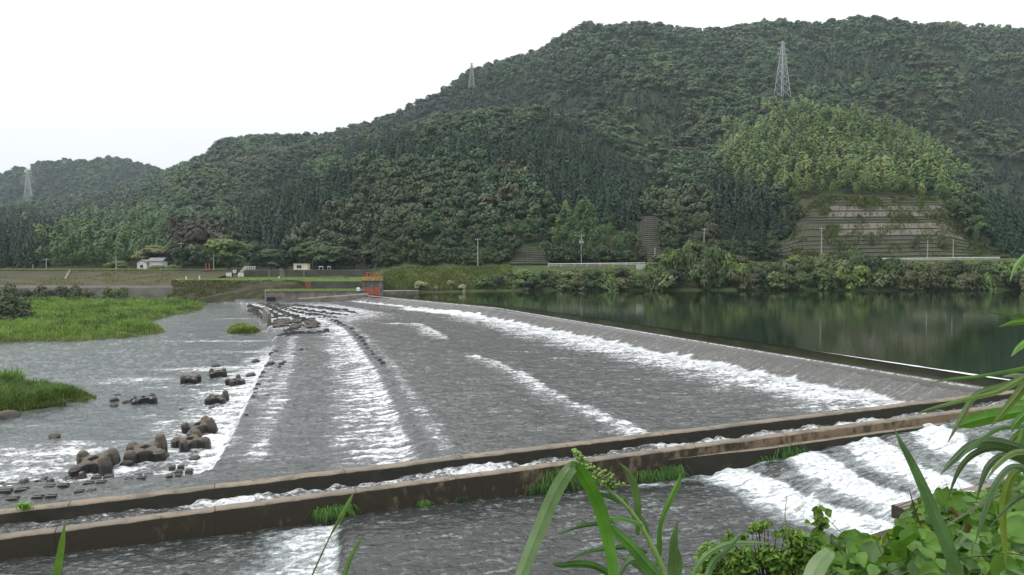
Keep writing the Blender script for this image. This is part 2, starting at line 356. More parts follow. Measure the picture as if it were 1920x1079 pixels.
def river_fields(x, y):
    t, s = crest_t(x, y)
    px, py = proj(np.stack([x, y, np.full_like(x, -1.7)], -1))
    z = weir_z(t)
    ds, ss, _ = polydist(x, y, SILL)     # + = downstream (left of far->near direction is... see sign below)
    de, se, _ = polydist(x, y, EDGE)
    ds = -ds; de = -de                   # walking far->near, downstream (-X) lies on the right
    ap2 = sstep(-.1, 1.6, ds); z = z + (Z_AP2 - Z_AP) * ap2 * (t > 2)
    riv = sstep(0.0, .55, de); z = z + (Z_RIV - Z_AP2) * riv * (t > 2)
    n1 = fbm(x * .35, y * .35, 4, 3); n2 = fbm(s * .8, t * .25, 4, 9); n3 = fbm(x * 1.1, y * 1.1, 3, 21)
    f = np.full(x.shape, .16) + .14 * (n1 - .5)
    # white water under the weir
    Lr = np.where(s < NOTCH_S, 16.5 - 3 * np.clip((s - 60) / 40, 0, 1), 4.6) * (.75 + .5 * n1)
    toe = TOES - .5 + .9 * (n2 - .5) * 2
    w_ = sstep(toe - .5, toe + .5, t) * (1 - sstep(.25, 1.0, (t - toe) / Lr)) ** 1.0
    f = np.maximum(f, (.34 + .72 * (1 - np.clip((t - toe) / Lr / .8, 0, 1)) ** 1.3) * w_)
    nz_ = (s > NOTCH_S) & (s < NOTCH_S + 27)
    q = np.clip((s - NOTCH_S) / 27, 0, 1)
    w_ = nz_ * sstep(.2 + 3.2 * q, 1.4 + 3.2 * q, t) * (1 - sstep(6.5, 10.5, t + 3 * n2))
    f = np.maximum(f, 1.15 * w_)
    # white bands
    up = (1 - sstep(0, 1, np.abs(ds + .8) / 1.4))
    f = np.maximum(f, (.40 + .25 * n3) * up * (de < 0))
    w_ = sstep(.2, 1.0, ds) * (1 - sstep(3.6 + 2.5 * (n1 - .5), 6.2, ds)) * (de < 0)
    jets = .5 + .5 * np.sin(2 * np.pi * ss / 1.3 + 5 * (n1 - .5)) ; f = np.maximum(f, (.44 + .22 * (1 - sstep(.5, 4.0, ds)) + .32 * jets + .2 * (n1 - .5)) * w_)
    def band(pl, a, b, amp, jag=1.0):
        nonlocal f
        d, _, u = polydist(x, y, pl); d = -d
        d = d + (n3 - .5) * jag
        k = sstep(-a * .5, a * .3, d) * (1 - sstep(a * .5, b, d)) * (u < b * 1.4)
        f = np.maximum(f, amp * k * (1 + (.22 * np.sin(2 * np.pi * ss / 1.6 + 6 * (n1 - .5)) if pl is STR2 or pl is STR3 else 0)))
    band(MID1, .9, 3.6, .74); band(MID2, 1.0, 5.0, .72); band(STR2, 1.2, 2.6, .66); band(STR3, 1.0, 2.2, .6)
    # below the edge
    nearE = sstep(40, 25, np.abs(y - 52))
    Le = 1.3 + 5.2 * sstep(108, 52, y) * (.5 + 1.0 * n1)
    w_ = sstep(-.15, .25, de) * (1 - sstep(.45, 1.15, de / Le))
    f = np.maximum(f, (.70 + .22 * (1 - sstep(.1, .6, de / Le))) * w_ * (.45 + .55 * sstep(105, 78, y)))
    # rapids further down, from plan centres (px,py on the river plane) with half-axes in metres
    for cx, cy, ax, ay, amp in ((60, 850, 5.5, 2.2, .92), (150, 832, 4.0, 1.1, .72), (190, 882, 5.5, 1.0, .95), (20, 885, 4, 1.4, .85), (90, 868, 6, 1.2, .75),
                                (270, 712, 6, 1.6, .74), (380, 693, 8, 1.5, .80), (455, 690, 5, 1.6, .92), (200, 718, 4, 1.2, .62), (330, 728, 5, .8, .5), (400, 722, 5, 1.6, .62), (450, 742, 4, 2.2, .8),
                                (430, 640, 15, 1.1, .80), (480, 622, 6, 1.5, .70), (450, 598, 7, 2.0, .60), (470, 660, 6, 2, .66), (345, 742, 3, .8, .45), (60, 800, 4, .6, .5), (330, 780, 4, 1.0, .5),
                                (410, 770, 3.5, 1.5, .72), (385, 800, 3, 1.5, .74), (330, 855, 3.0, .9, .85), (380, 850, 3, 1.6, .9), (560, 598, 9, 5, .66)):
        c = P(cx, cy, Z_RIV)
        r2 = ((x - c[0]) / ax) ** 2 + ((y - c[1]) / ay) ** 2
        f = np.maximum(f, amp * np.exp(-r2 * .9) * (de > -1))
    # stray white caps on the apron
    for cx, cy, ax, ay in ((990, 660, 1.6, .5), (1045, 672, 2.2, .5), (1120, 660, .9, .4), (1155, 695, 1.2, .35), (1195, 712, 1.2, .35), (1270, 738, 1.4, .35), (1010, 640, 2, .5), (720, 625, 2, .6), (700, 640, 2, .6)):
        c = P(cx, cy, Z_AP); r2 = ((x - c[0]) / ax) ** 2 + ((y - c[1]) / ay) ** 2
        f = np.maximum(f, .62 * np.exp(-r2))
    # block rows in the far part
    c = P(575, 590, Z_AP2); r2 = ((x - c[0]) / 20) ** 2 + ((y - c[1]) / 42) ** 2
    f = np.maximum(f, .74 * np.exp(-r2 ** 2) * (de < 0) * (ds > -14))
    f = np.where((t > 0) & (t < toe - .4), (np.clip(.16 + .45 * (n2 - .5), 0, .34) + .16 * sstep(1.2, 3.2, t)) * sstep(0, 1, t), f)
    f = np.where(t <= .05, .02, f)
    return t, s, z, f, de, ds
def waves(x, y, f, s, t, amp=1.0):
    a = fbm(x * .9 + .3 * y, y * 1.1, 3, 31) - .5; b = fbm(x * 2.6, y * 2.9, 2, 41) - .5; c = fbm(x * 1.7, y * 1.7, 4, 51) - .5
    d = fbm(x * 5.5 + y, y * 6.5, 2, 46) - .5
    return amp * (.17 * a + .095 * b + .028 * d + np.clip(f - .3, 0, 1) * (.34 * c + .05))

M['w_apron'] = watermat('apron_water', (.048, .051, .050), rip=.95, s1=(.85, .22, 1))
M['w_river'] = watermat('river_water', (.040, .054, .055), rip=.95, s1=(.7, .22, 1))
M['w_chan'] = watermat('channel_water', (.036, .036, .032), rip=1.1, s1=(1.0, 2.6, 1), s2=2.2, fine=7)
M['w_near'] = watermat('ladder_water', (.030, .032, .031), rip=1.0, s1=(.5, 1.7, 1), s2=1.6, fine=6, murk=(.22, .25, .255), foamc=(.74, .78, .80), sharp=.5, amp=1.2)

# ---- lower river + apron: one sheet, finest where it is closest to the viewer
pys = np.arange(556, 1010, .9); Ys = (HC + 1.7) * F / (pys - 490)
us = (np.arange(-140, 1780, 2.3) - 960) / F
Yg, Ug = np.meshgrid(Ys, us, indexing='ij'); Xg = Yg * Ug
t, s, z, f, de, ds = river_fields(Xg, Yg)
wv = waves(Xg, Yg, f, s, t)
keep = (t > 4.6) & (Yg > wall_line(Xg) - .35)
z = z + wv
keepr = keep.ravel(); V = np.stack([Xg, Yg, z], -1).reshape(-1, 3)
Fc = gridfaces(*Xg.shape, keep=keepr)
dec = de.ravel()[Fc].mean(1)
def sub(name, Fs, mat):
    ids = np.unique(Fs); mp = np.full(len(V), -1); mp[ids] = np.arange(len(ids))
    me = npmesh(name, V[ids], mp[Fs][:, ::-1], True, {'foam': f.ravel()[ids]}, np.stack([s.ravel(), t.ravel()], -1)[ids])
    return tag(link(name, me, mat), kind='structure')
sub('apron_water', Fc[dec < .6], M['w_apron']); sub('river_water', Fc[dec >= .6], M['w_river'])
# ---- the sheet of water sliding down the weir
L_ = NOTCH_S + np.hypot(*(CREST[2] - CREST[1])); sg_ = [0.0]
while sg_[-1] < L_: sg_.append(min(L_, sg_[-1] + .09 + .0022 * sg_[-1]))
sg_ = np.array(sg_); tg_ = np.concatenate([np.arange(-.15, 5.4, .14)])
Sg, Tg = np.meshgrid(sg_, tg_, indexing='ij')
def weir_xy(S, T):
    a = CREST[0]; r = S < NOTCH_S
    u1 = (CREST[1] - CREST[0]) / NOTCH_S; u2 = (CREST[2] - CREST[1]); u2 = u2 / np.hypot(*u2)
    bl = sstep(NOTCH_S - 9, NOTCH_S + 9, S)[..., None]; u = u1 * (1 - bl) + u2 * bl; u = u / np.linalg.norm(u, axis=-1, keepdims=True)
    base = np.where(r[..., None], a + u1 * S[..., None], CREST[1] + u2 * (S - NOTCH_S)[..., None])
    n = np.stack([-u[..., 1], u[..., 0]], -1)
    return base + n * T[..., None]
xy = weir_xy(Sg, Tg); X_, Y_ = xy[..., 0], xy[..., 1]
t2, s2, z2, f2, _, _ = river_fields(X_, Y_)
z2 = np.where(Tg < 4, weir_z(Tg), Z_AP)
bl = sstep(2.6, 4.6, Tg); z2 = z2 + bl * (waves(X_, Y_, f2, Sg, Tg) + .015) + (1 - bl) * .05 * (fbm(Sg * 2.6, Tg * .12, 3, 77) - .5) * sstep(-.1, .3, Tg)
f2 = np.maximum(f2, .85 * np.exp(-((Tg - .16) / .20) ** 2) * (.75 + .5 * fbm(Sg * .9, Tg, 2, 5)))   # white foam line along the lip
# the notch: shallow steps with broken water
me = npmesh('weir_overflow', np.stack([X_, Y_, z2], -1), gridfaces(*X_.shape), True, {'foam': f2.ravel()}, np.stack([Sg.ravel() * 1.9, Tg.ravel() * .5], -1))
M['w_weir'] = watermat('overflow_water', (.066, .064, .060), rip=1.2, s1=(1.4, .20, 1), s2=1.2, rough=.22, murk=(.165, .165, .16))
tag(link('weir_water', me, M['w_weir']), kind='structure')
# ---- concrete weir crest, seen through a skin of water
def wetmat(name, c, rough=.12):
    b = NT(name); n = b.noise(b.pos(), .8, 5, .6); col = b.mix(n, tuple(x * .6 for x in c), tuple(x * 1.4 for x in c))
    p = b.n('ShaderNodeBsdfPrincipled', i_Roughness=rough, i_IOR=1.33); b.l(col, p.inputs['Base Color'])
    bp = b.n('ShaderNodeBump', i_Strength=.05, i_Distance=.02); b.l(b.noise(b.pos(), 3.0, 3), bp.inputs['Height']); b.l(bp.outputs[0], p.inputs['Normal'])
    b.l(p.outputs[0], b.out.inputs[0]); return b.m
M['crest'] = wetmat('submerged_crest', (.022, .020, .013), .12)
weir = empty('weir', (NOTCH[0], NOTCH[1], 0), 'long low concrete river weir with water sliding over it, kinked beside the broken white notch', 'weir')
sq = np.concatenate([np.arange(0, NOTCH_S, 3), np.arange(NOTCH_S, L_, 3), [L_]]); prof = [(-4.65, -.5), (-4.6, -.012), (-.1, -.012), (.6, -.16), (3.2, -1.45), (3.3, -3)]
vv = []; 
for (tt, zz) in prof:
    q = weir_xy(sq, np.full_like(sq, tt)); vv.append(np.concatenate([q, np.full((len(sq), 1), zz)], 1))
me = npmesh('crest', np.array(vv) - np.array([NOTCH[0], NOTCH[1], 0]), gridfaces(len(prof), len(sq))[:, ::-1])
link('crest', me, M['crest'], weir)
lipm = simple('white_lip', (.62, .64, .65), .35, .1, 2)
vv = []; sq2 = np.arange(0, 27, .25)
wob = .05 * (fbm(sq2 * .8, sq2 * 0, 3, 8) - .5); wid = .55 * sstep(27, 12, sq2) * (.35 + 1.2 * fbm(sq2 * .5, sq2 * 0, 3, 18))
for k in (-1, 1):
    q = weir_xy(sq2, -4.6 + wob + k * wid * .5 + .08); vv.append(np.concatenate([q, np.full((len(sq2), 1), .004)], 1))
fm = npmesh('foam_line', np.array(vv), gridfaces(2, len(sq2))[:, ::-1]); tag(link('foam_line', fm, lipm), kind='stuff')
# ---- still pool above the weir
b = NT('pool_water'); pos = b.pos()
col = b.mix(b.rng(b.noise(pos, .03, 3), .35, .65), (.006, .015, .006), (.009, .020, .008))
p = b.n('ShaderNodeBsdfPrincipled', i_IOR=1.33, i_Roughness=.035); b.l(col, p.inputs['Base Color'])
h = b.math('ADD', b.noise(pos, 1.0, 3, .5, mapping=(.35, 1.0, 1)), b.math('MULTIPLY', b.noise(pos, 1.0, 3, .5, mapping=(1.6, 3.2, 1)), .35))
bp = b.n('ShaderNodeBump', i_Strength=.15, i_Distance=.05); b.l(h, bp.inputs['Height']); b.l(bp.outputs[0], p.inputs['Normal']); b.l(p.outputs[0], b.out.inputs[0])
M['w_pool'] = b.m
ring = [tuple(weir_xy(np.array([q]), np.array([-4.5]))[0]) for q in (-8, NOTCH_S - 9, NOTCH_S - 5, NOTCH_S, NOTCH_S + 5, NOTCH_S + 9, L_ + .5)]
ring += [(-40, 196), (-44, 215), (-30, 226), (0, 230), (60, 232), (140, 234), (260, 236), (260, 20), (60, 20), (46, 40)]
me = bpy.data.meshes.new('pool_water'); me.from_pydata([(x, y, 0) for x, y in ring], [], [tuple(range(len(ring)))[::-1]]); me.update()
bm = bmesh.new(); bm.from_mesh(me); bmesh.ops.recalc_face_normals(bm, faces=bm.faces)
if bm.faces[0].normal.z < 0: bmesh.ops.reverse_faces(bm, faces=bm.faces)
bmesh.ops.triangulate(bm, faces=bm.faces); bm.to_mesh(me); bm.free()
tag(link('pool_water', me, M['w_pool']), kind='structure')
# ---- bed under everything
me = npmesh('riverbed', np.array([[-400, -60, -5], [400, -60, -5], [400, 300, -5], [-400, 300, -5]]), np.array([[0, 1, 2, 3]]))
tag(link('riverbed', me, M['riverbed']), kind='structure')

# ------------------------------------------------------------------ the two walls of the channel
FB0 = np.array([-19.1, 29.7]); NB0 = np.array([-17.2, 26.8])   # outer edge of far wall / viewer's edge of near wall at s=0
def wob_(s): return .05 * (float(fbm(np.array([s * 1.1]), np.array([3.3]), 4, 15)[0]) - .5)
def far_top(s): return -1.2 + 1.4 * s / 52.0 + wob_(s)
def near_top(s): return -1.3 + 1.4 * s / 46.0 + wob_(s + 40)
def wallmesh(base, s0, s1, w0, w1, top, zb, name, mats, parent, n=320, chamfer=.05, taper=0):
    ss = np.linspace(s0, s1, n); V = []
    for q in ss:
        b0 = base + WU * q; tz = top(q); ch = chamfer * (.6 + 1.2 * float(fbm(np.array([q * 2.2]), np.array([w0 * 9.]), 3, 16)[0]))
        w1_ = w1; w1 = w0 + (w1 - w0) * (float(sstep(s0, s0 + taper, q)) if taper else 1)
        prof = [(w0, zb), (w0, tz - ch), (w0 + chamfer, tz), (w1 - ch, tz), (w1, tz - ch), (w1, zb)]
        V += [[*(b0 + WN * a), zz] for a, zz in prof]; w1 = w1_
    V = np.array(V); Fq = gridfaces(n, 6)[:, ::-1]
    me = npmesh(name, V - V[0], Fq); o = link(name, me, mats, parent)
    k = np.arange(len(Fq)) % 5; me.polygons.foreach_set('material_index', np.where((k == 0) | (k == 4), 1, 0).astype(np.int32))
    if parent is None: o.location = V[0]
    else: o.location = Vector(V[0]) - parent.location
    return o
o = wallmesh(FB0, -14, 62, 0, .62, far_top, -4.5, 'channel_wall', [M['conc_top'], M['algae']], None)
tag(o, 'long straight concrete wall along the weir apron, the farther wall of the rushing channel', 'wall', 'fishway channel walls')
nw = empty('channel_wall', (NB0[0], NB0[1], -2), 'long concrete wall with fern tufts, the nearer wall of the rushing channel', 'wall', 'fishway channel walls')
wallmesh(NB0, -14, 62, -.55, 0, near_top, -4.5, 'wall_body', [M['conc_top'], M['algae_tan']], nw)
def ledge_top(s): return near_top(s) - .42
wallmesh(NB0, 26, 60, 0.005, .34, ledge_top, -4.5, 'ledge', [M['conc_top'], M['algae']], nw, 120, .02, 5.0)
# water racing in the channel
ssg = np.arange(-14, 60, .085); wg = np.linspace(.62, 3.4 - .55 + .3, 34)
S, W = np.meshgrid(ssg, wg, indexing='ij')
X = FB0[0] + WU[0] * S + WN[0] * W; Y = FB0[1] + WU[1] * S + WN[1] * W
zz = -1.2 + 1.4 * S / 52 - .47
surge = sstep(.45, .8, fbm(S * .22, W * .35, 3, 63)) ; n = fbm(S * 1.3, W * 1.6, 4, 61)
f = np.clip(.42 + .95 * (fbm(S * .35, W * .8, 4, 66) - .44) * 2 + .25 * surge, 0.1, 1.0) * sstep(75, 35, S) + .2 + .14 * sstep(22, 10, S)
zz = zz + .34 * (n - .5) * (.4 + f) + .16 * (surge - .4) + .12 * (fbm(S * 4, W * 4, 2, 67) - .5) * (f > .4)
me = npmesh('channel_water', np.stack([X, Y, zz], -1), gridfaces(*X.shape)[:, ::-1], True, {'foam': f.ravel()}, np.stack([S.ravel(), W.ravel()], -1))
o = tag(link('channel_water', me, M['w_chan']), kind='structure')
if me.polygons[0].normal.z < 0: me.flip_normals()

# ------------------------------------------------------------------ near pool with its ladder of overfalls
pys = np.arange(770, 1150, 1.0); Ys = (HC + 1.8) * F / (pys - 490); us = (np.arange(-140, 2060, 3.0) - 960) / F
Yg, Ug = np.meshgrid(Ys, us, indexing='ij'); X = Yg * Ug; Y = Yg
dW = (X - NB0[0]) * WN[0] + (Y - NB0[1]) * WN[1]      # distance from the near wall towards the viewer
sW = (X - NB0[0]) * WU[0] + (Y - NB0[1]) * WU[1]
zz = np.full(X.shape, -1.80); f = np.full(X.shape, .13) + .15 * (fbm(X * .5, Y * .5, 3, 81) - .5)
ZS = [-1.80, -1.36, -.98, -.64, -.30]
LAD = [((1480, 893), (1672, 960)), ((1590, 860), (1722, 918)), ((1703, 838), (1800, 885)), ((1822, 812), (1900, 850))]
nb = fbm(X * .8, Y * .8, 4, 83)
for k, (a, b_) in enumerate(LAD):
    A = P(*a, ZS[k + 1])[:2]; B = P(*b_, ZS[k + 1])[:2]
    dd = B - A; L = np.hypot(*dd); u = dd / L; nn = np.array([u[1], -u[0]])        # towards the right / upstream
    if nn @ WU < 0: nn = -nn
    d = (X - A[0]) * nn[0] + (Y - A[1]) * nn[1]; al = (X - A[0]) * u[0] + (Y - A[1]) * u[1]
    bulge = .55 * np.sin(np.clip(al / L, 0, 1) * math.pi); d = d + bulge
    zz = np.where(d > -1.0, zz + (ZS[k + 1] - ZS[k]) * sstep(-.95, .75, d), zz)
    f = np.where(d > -.25, .36 + .6 * (nb - .4), f)
    lo = sstep(-.05, -.45, d) * (1 - sstep(-1.7, -3.9 - 1.6 * (nb - .5), d)) if k == 0 else sstep(-.0, -.4, d) * (1 - sstep(-1.7, -3.5 - (nb - .5), d))
    f = np.maximum(f, 1.06 * lo)
    zz = zz + .22 * np.exp(-((d + 1.1) / .6) ** 2)
# drop at the left into a foaming lower pool
A = P(640, 985, -1.9)[:2]; B = P(642, 1080, -2.0)[:2]; u = (B - A) / np.hypot(*(B - A)); nn = np.array([u[1], -u[0]])
if nn @ WU < 0: nn = -nn
d = (X - A[0]) * nn[0] + (Y - A[1]) * nn[1] + .25 * (fbm(Y * 1.2, X * .4, 3, 85) - .5)
zz = zz - .24 * sstep(.25, -.35, d)
lo = sstep(.05, -.25, d) * (1 - sstep(-1.3, -4.0 - 1.5 * (nb - .5), d)) * sstep(-.1, .35, dW - .2)
f = np.maximum(f, .85 * lo)
f = np.maximum(f, .52 * np.exp(-((dW - .4) / .5) ** 2) * (sW > 24) * (sW < 32))
f = np.where((d > 0) & (d < 8) & (f < .4), f * .6, f)
zz = zz + .10 * (fbm(X * 1.0, Y * 1.9, 3, 87) - .5) + .05 * (fbm(X * 2.4, Y * 4.6, 2, 88) - .5) + np.clip(f - .35, 0, 1) * .36 * (fbm(X * 2.2, Y * 2.2, 4, 89) - .5)
keep = (dW > -.3)
me = npmesh('ladder_water', np.stack([X, Y, zz], -1), gridfaces(*X.shape, keep=keep.ravel())[:, ::-1], True, {'foam': f.ravel()}, np.stack([sW.ravel(), dW.ravel()], -1))
tag(link('ladder_water', me, M['w_near']), kind='structure')
# low block wall on the viewer's side of the ladder
A = P(1672, 946, -1.05); B = P(1945, 884, -.35)
u = (B - A)[:2]; Lb = np.hypot(*u); u = u / Lb; n2 = np.array([u[1], -u[0]])
ns = 20; V = []
for q in np.linspace(0, Lb + 6, ns):
    b0 = A[:2] + u * q; tz = A[2] + (B[2] - A[2]) * q / Lb
    V += [[*(b0 + n2 * a), zq] for a, zq in ((-.02, -4), (-.02, tz - .04), (.03, tz), (.56, tz), (.6, tz - .04), (.72, -4))]
V = np.array(V); Fq = gridfaces(ns, 6); Fq = np.concatenate([Fq, [[0, 1, 4, 5], [1, 2, 3, 4], [6 * ns - 1, 6 * ns - 2, 6 * ns - 5, 6 * ns - 6], [6 * ns - 2, 6 * ns - 3, 6 * ns - 4, 6 * ns - 5]]])
me = npmesh('ladder_wall', V - V[0], Fq); bm = bmesh.new(); bm.from_mesh(me); bmesh.ops.recalc_face_normals(bm, faces=bm.faces); bm.to_mesh(me); bm.free()
o = link('ladder_wall', me, [M['conc_top'], M['algae']]); o.location = V[0]
me.polygons.foreach_set('material_index', [0 if abs(p_.normal.z) > .6 else 1 for p_ in me.polygons])
tag(o, 'low dark-sided concrete wall in front of the white steps, half hidden by climbing leaves', 'wall')
# ------------------------------------------------------------------ cross-shaped armour blocks, rocks, baffle blocks
def armour_mesh(seed, low=False):
    """flat cross slab with a square hole and a heavy tapered knob at each of its four ends"""
    r = np.random.default_rng(seed); bm = bmesh.new()
    def loft(rings):
        vs = [[bm.verts.new(p) for p in ring] for ring in rings]; n = len(rings[0])
        for a, b_ in zip(vs[:-1], vs[1:]):
            for k in range(n): bm.faces.new((a[k], a[(k + 1) % n], b_[(k + 1) % n], b_[k]))
        bm.faces.new(vs[0][::-1]); bm.faces.new(vs[-1])
    for k in range(4):
        a = k * math.pi / 2 + math.pi / 4
        def T(x, y, z): return (x * math.cos(a) - y * math.sin(a), x * math.sin(a) + y * math.cos(a), z)
        # arm
        secs = [(.22, .36, -.3, .56), (.58, .25, -.3, .50), (.90, .27, -.3, .50)]
        loft([[T(x, -w_, z0), T(x, w_, z0), T(x, w_ * .8, z1), T(x, -w_ * .8, z1)] for x, w_, z0, z1 in secs])
        # knob: octagonal frustum
        hh = (.98, .66, .78, .62)[(k + seed) % 4] + r.uniform(-.04, .04); hh = hh if not low else .62
        rings = []
        for z, q in ((-.45, .31), (.0, .32), (.40, .30), (hh - .10, .22), (hh, .14)):
            rings.append([T(.90 + q * math.cos(m * math.pi / 4 + .39), q * math.sin(m * math.pi / 4 + .39), z) for m in range(8)])
        loft(rings)
        # web closing the ring around the hole
        b0 = a + math.pi / 4
        def T2(x, y, z): return (x * math.cos(b0) - y * math.sin(b0), x * math.sin(b0) + y * math.cos(b0), z)
        loft([[T2(.20, y, -.2), T2(.54, y, -.2), T2(.50, y, .50), T2(.24, y, .53)] for y in (-.44, .44)])
    bmesh.ops.recalc_face_normals(bm, faces=bm.faces)
    me = bpy.data.meshes.new('armour_block'); bm.to_mesh(me); bm.free(); return me
ARM = [armour_mesh(s) for s in range(3)] + [armour_mesh(9, True)]
def place_armour(px, py, wpx, rz, label, tilt=(0, 0), kind=0, dz=0.0, mat='block'):
    p = P(px, py, Z_RIV + .1); d = np.hypot(p[0], p[1]); sc = wpx * d / F / 2.62
    o = link('armour_block', ARM[kind], M[mat]); o.location = (p[0], p[1], p[2] + dz + .16 * sc)
    if ARM[kind].materials[0] is not M[mat]:
        o.material_slots[0].link = 'OBJECT'; o.material_slots[0].material = M[mat]
    o.scale = (sc * .96, sc * .96, sc * .66); o.rotation_euler = (tilt[0], tilt[1], rz)
    return tag(o, label, 'concrete block', 'cross-shaped concrete blocks below the weir')
place_armour(274, 858, 96, .35, 'largest brown cross-shaped concrete block with a square hole in its middle', (.16, -.06), 0)
place_armour(178, 880, 96, .2, 'brown cross-shaped concrete block with square hole, left of the largest one', (.22, -.12), 1)
place_armour(358, 838, 78, .75, 'dark four-knobbed concrete block right beside the largest brown block', (.15, -.18), 2, mat='block')
place_armour(374, 810, 74, .62, 'dark concrete block with one tall raised knob at the foot of the weir edge', (.10, -.3), 1, mat='block')
place_armour(407, 754, 52, .1, 'four-knobbed concrete block standing alone in the white water below the weir edge', (.12, -.08), 0)
place_armour(358, 716, 42, .05, 'pale brown concrete block, leftmost of the three small upper ones', (.1, 0), 2)
place_armour(409, 704, 42, .4, 'dark concrete block, farthest of the three small upper ones', (.08, -.05), 1)
place_armour(441, 720, 42, .7, 'dark concrete block, rightmost of the three small upper ones', (.1, -.1), 0)
place_armour(270, 751, 58, .5, 'low tan concrete block almost sunk in the river near the grass spit', (.05, -.1), 3, -.22)
place_armour(18, 908, 66, .3, 'sunken dark armour block cut by the left frame edge', (.1, 0), 2, -.42, 'block_wet')
place_armour(70, 903, 62, .8, 'sunken dark armour block with two wet knobs above the foam', (.1, 0), 1, -.36, 'block_wet')
place_armour(132, 896, 60, .1, 'sunken dark armour block in front of the brown blocks', (.1, -.1), 0, -.42, 'block_wet')

def rock_mesh(seed, flat=.6):
    r = np.random.default_rng(seed); bm = bmesh.new(); bmesh.ops.create_icosphere(bm, subdivisions=3, radius=1)
    off = r.uniform(0, 50, 3); pl = [(Vector(r.normal(size=3)).normalized(), r.uniform(.55, .8)) for _ in range(7)]
    for v in bm.verts:
        c = v.co.copy()
        for n, d in pl:
            e = c.dot(n) - d
            if e > 0: c -= n * e * .85
        c *= 1 + .22 * (float(fbm(np.array([c.x * 2 + off[0]]), np.array([c.y * 2 + c.z * 1.7 + off[1]]), 3, seed)[0]) - .5)
        c.z *= flat; v.co = c
    me = bpy.data.meshes.new('rock'); bm.to_mesh(me); bm.free()
    me.polygons.foreach_set('use_smooth', np.ones(len(me.polygons), bool)); return me
RK = [rock_mesh(s, f_) for s, f_ in ((1, .6), (2, .5), (3, .75), (4, .45))]
def rock(px, py, wpx, label, z=Z_RIV, k=0, ry=1.0, rz=0, grp=None, mat='rock', up=.12):
    p = P(px, py, z); d = np.hypot(p[0], p[1]); a = wpx * d / F / 2
    o = link('rock', RK[k], M[mat]); o.location = (p[0], p[1], p[2] + up * a); o.scale = (a, a * ry, a); o.rotation_euler = (0, 0, rz)
    return tag(o, label, 'rock', grp)
G = 'loose rocks in the river below the weir'
rock(14, 783, 40, 'flat brown rock at the water edge under the near grass spit', k=3, grp=G)
rock(215, 752, 17, 'small rounded dark rock near the tip of the grass spit', k=0, grp=G)
rock(214, 761, 13, 'small dark rock just in front of the rounded one', k=1, grp=G)
rock(238, 755, 15, 'small flat dark rock touching the low tan block', k=3, grp=G)
rock(221, 742, 11, 'tiny dark rock behind the tip of the grass spit', k=3, grp=G)
rock(469, 706, 20, 'jagged dark rock in white water by the weir edge', k=2, grp=G)
rock(480, 680, 18, 'round grey boulder rising through foam at the weir edge', k=0, grp=G)
rock(396, 767, 14, 'small dark rock below the lone four-knobbed block', k=2, grp=G)
rock(306, 857, 20, 'angular dark rock just right of the largest brown block', k=2, grp=G)
rock(240, 872, 26, 'dark rock in front of the largest brown block', k=0, grp=G)
rock(102, 820, 20, 'dark rock in the left rapids', k=1, grp=G)
rock(340, 768, 8, 'tiny dark rock in open water left of the lone block', k=1, grp=G)
rock(405, 688, 18, 'thin dark rock behind the farthest small block', k=3, grp=G)
rock(364, 862, 22, 'grey rock in the foam below the near corner of the weir edge', k=2, grp=G)

# paired low slabs on the near corner of the lower apron
pm = MB()
for sx in (-.34, .34):
    for sy in (-.22, .22): pm.box((sx, sy, .0), (.52, .34, .44))
pair_me = pm.mesh('energy_block', bevel=.05)
G = 'low slotted concrete blocks on the lower apron'
for i, (px, py, wd) in enumerate(((345, 874, 36), (331, 866, 30), (268, 881, 36), (254, 897, 40), (192, 884, 40), (178, 905, 42), (160, 921, 38), (106, 911, 44), (84, 931, 44), (26, 919, 50), (10, 936, 46), (326, 893, 30))):
    p = P(px, py, Z_AP2); d = np.hypot(p[0], p[1]); o = link('energy_block', pair_me, M['block_wet']); sc = wd * .82 * d / F / 1.2
    o.location = (p[0], p[1], p[2] - (.05 if py > 886 else .30)); o.scale = (sc, sc * .8, .5); o.rotation_euler = (0, 0, .28 + .1 * math.sin(i * 3.1))
    tag(o, 'low wet slotted concrete block in the shallow water between channel wall and armour blocks', 'concrete block', G)

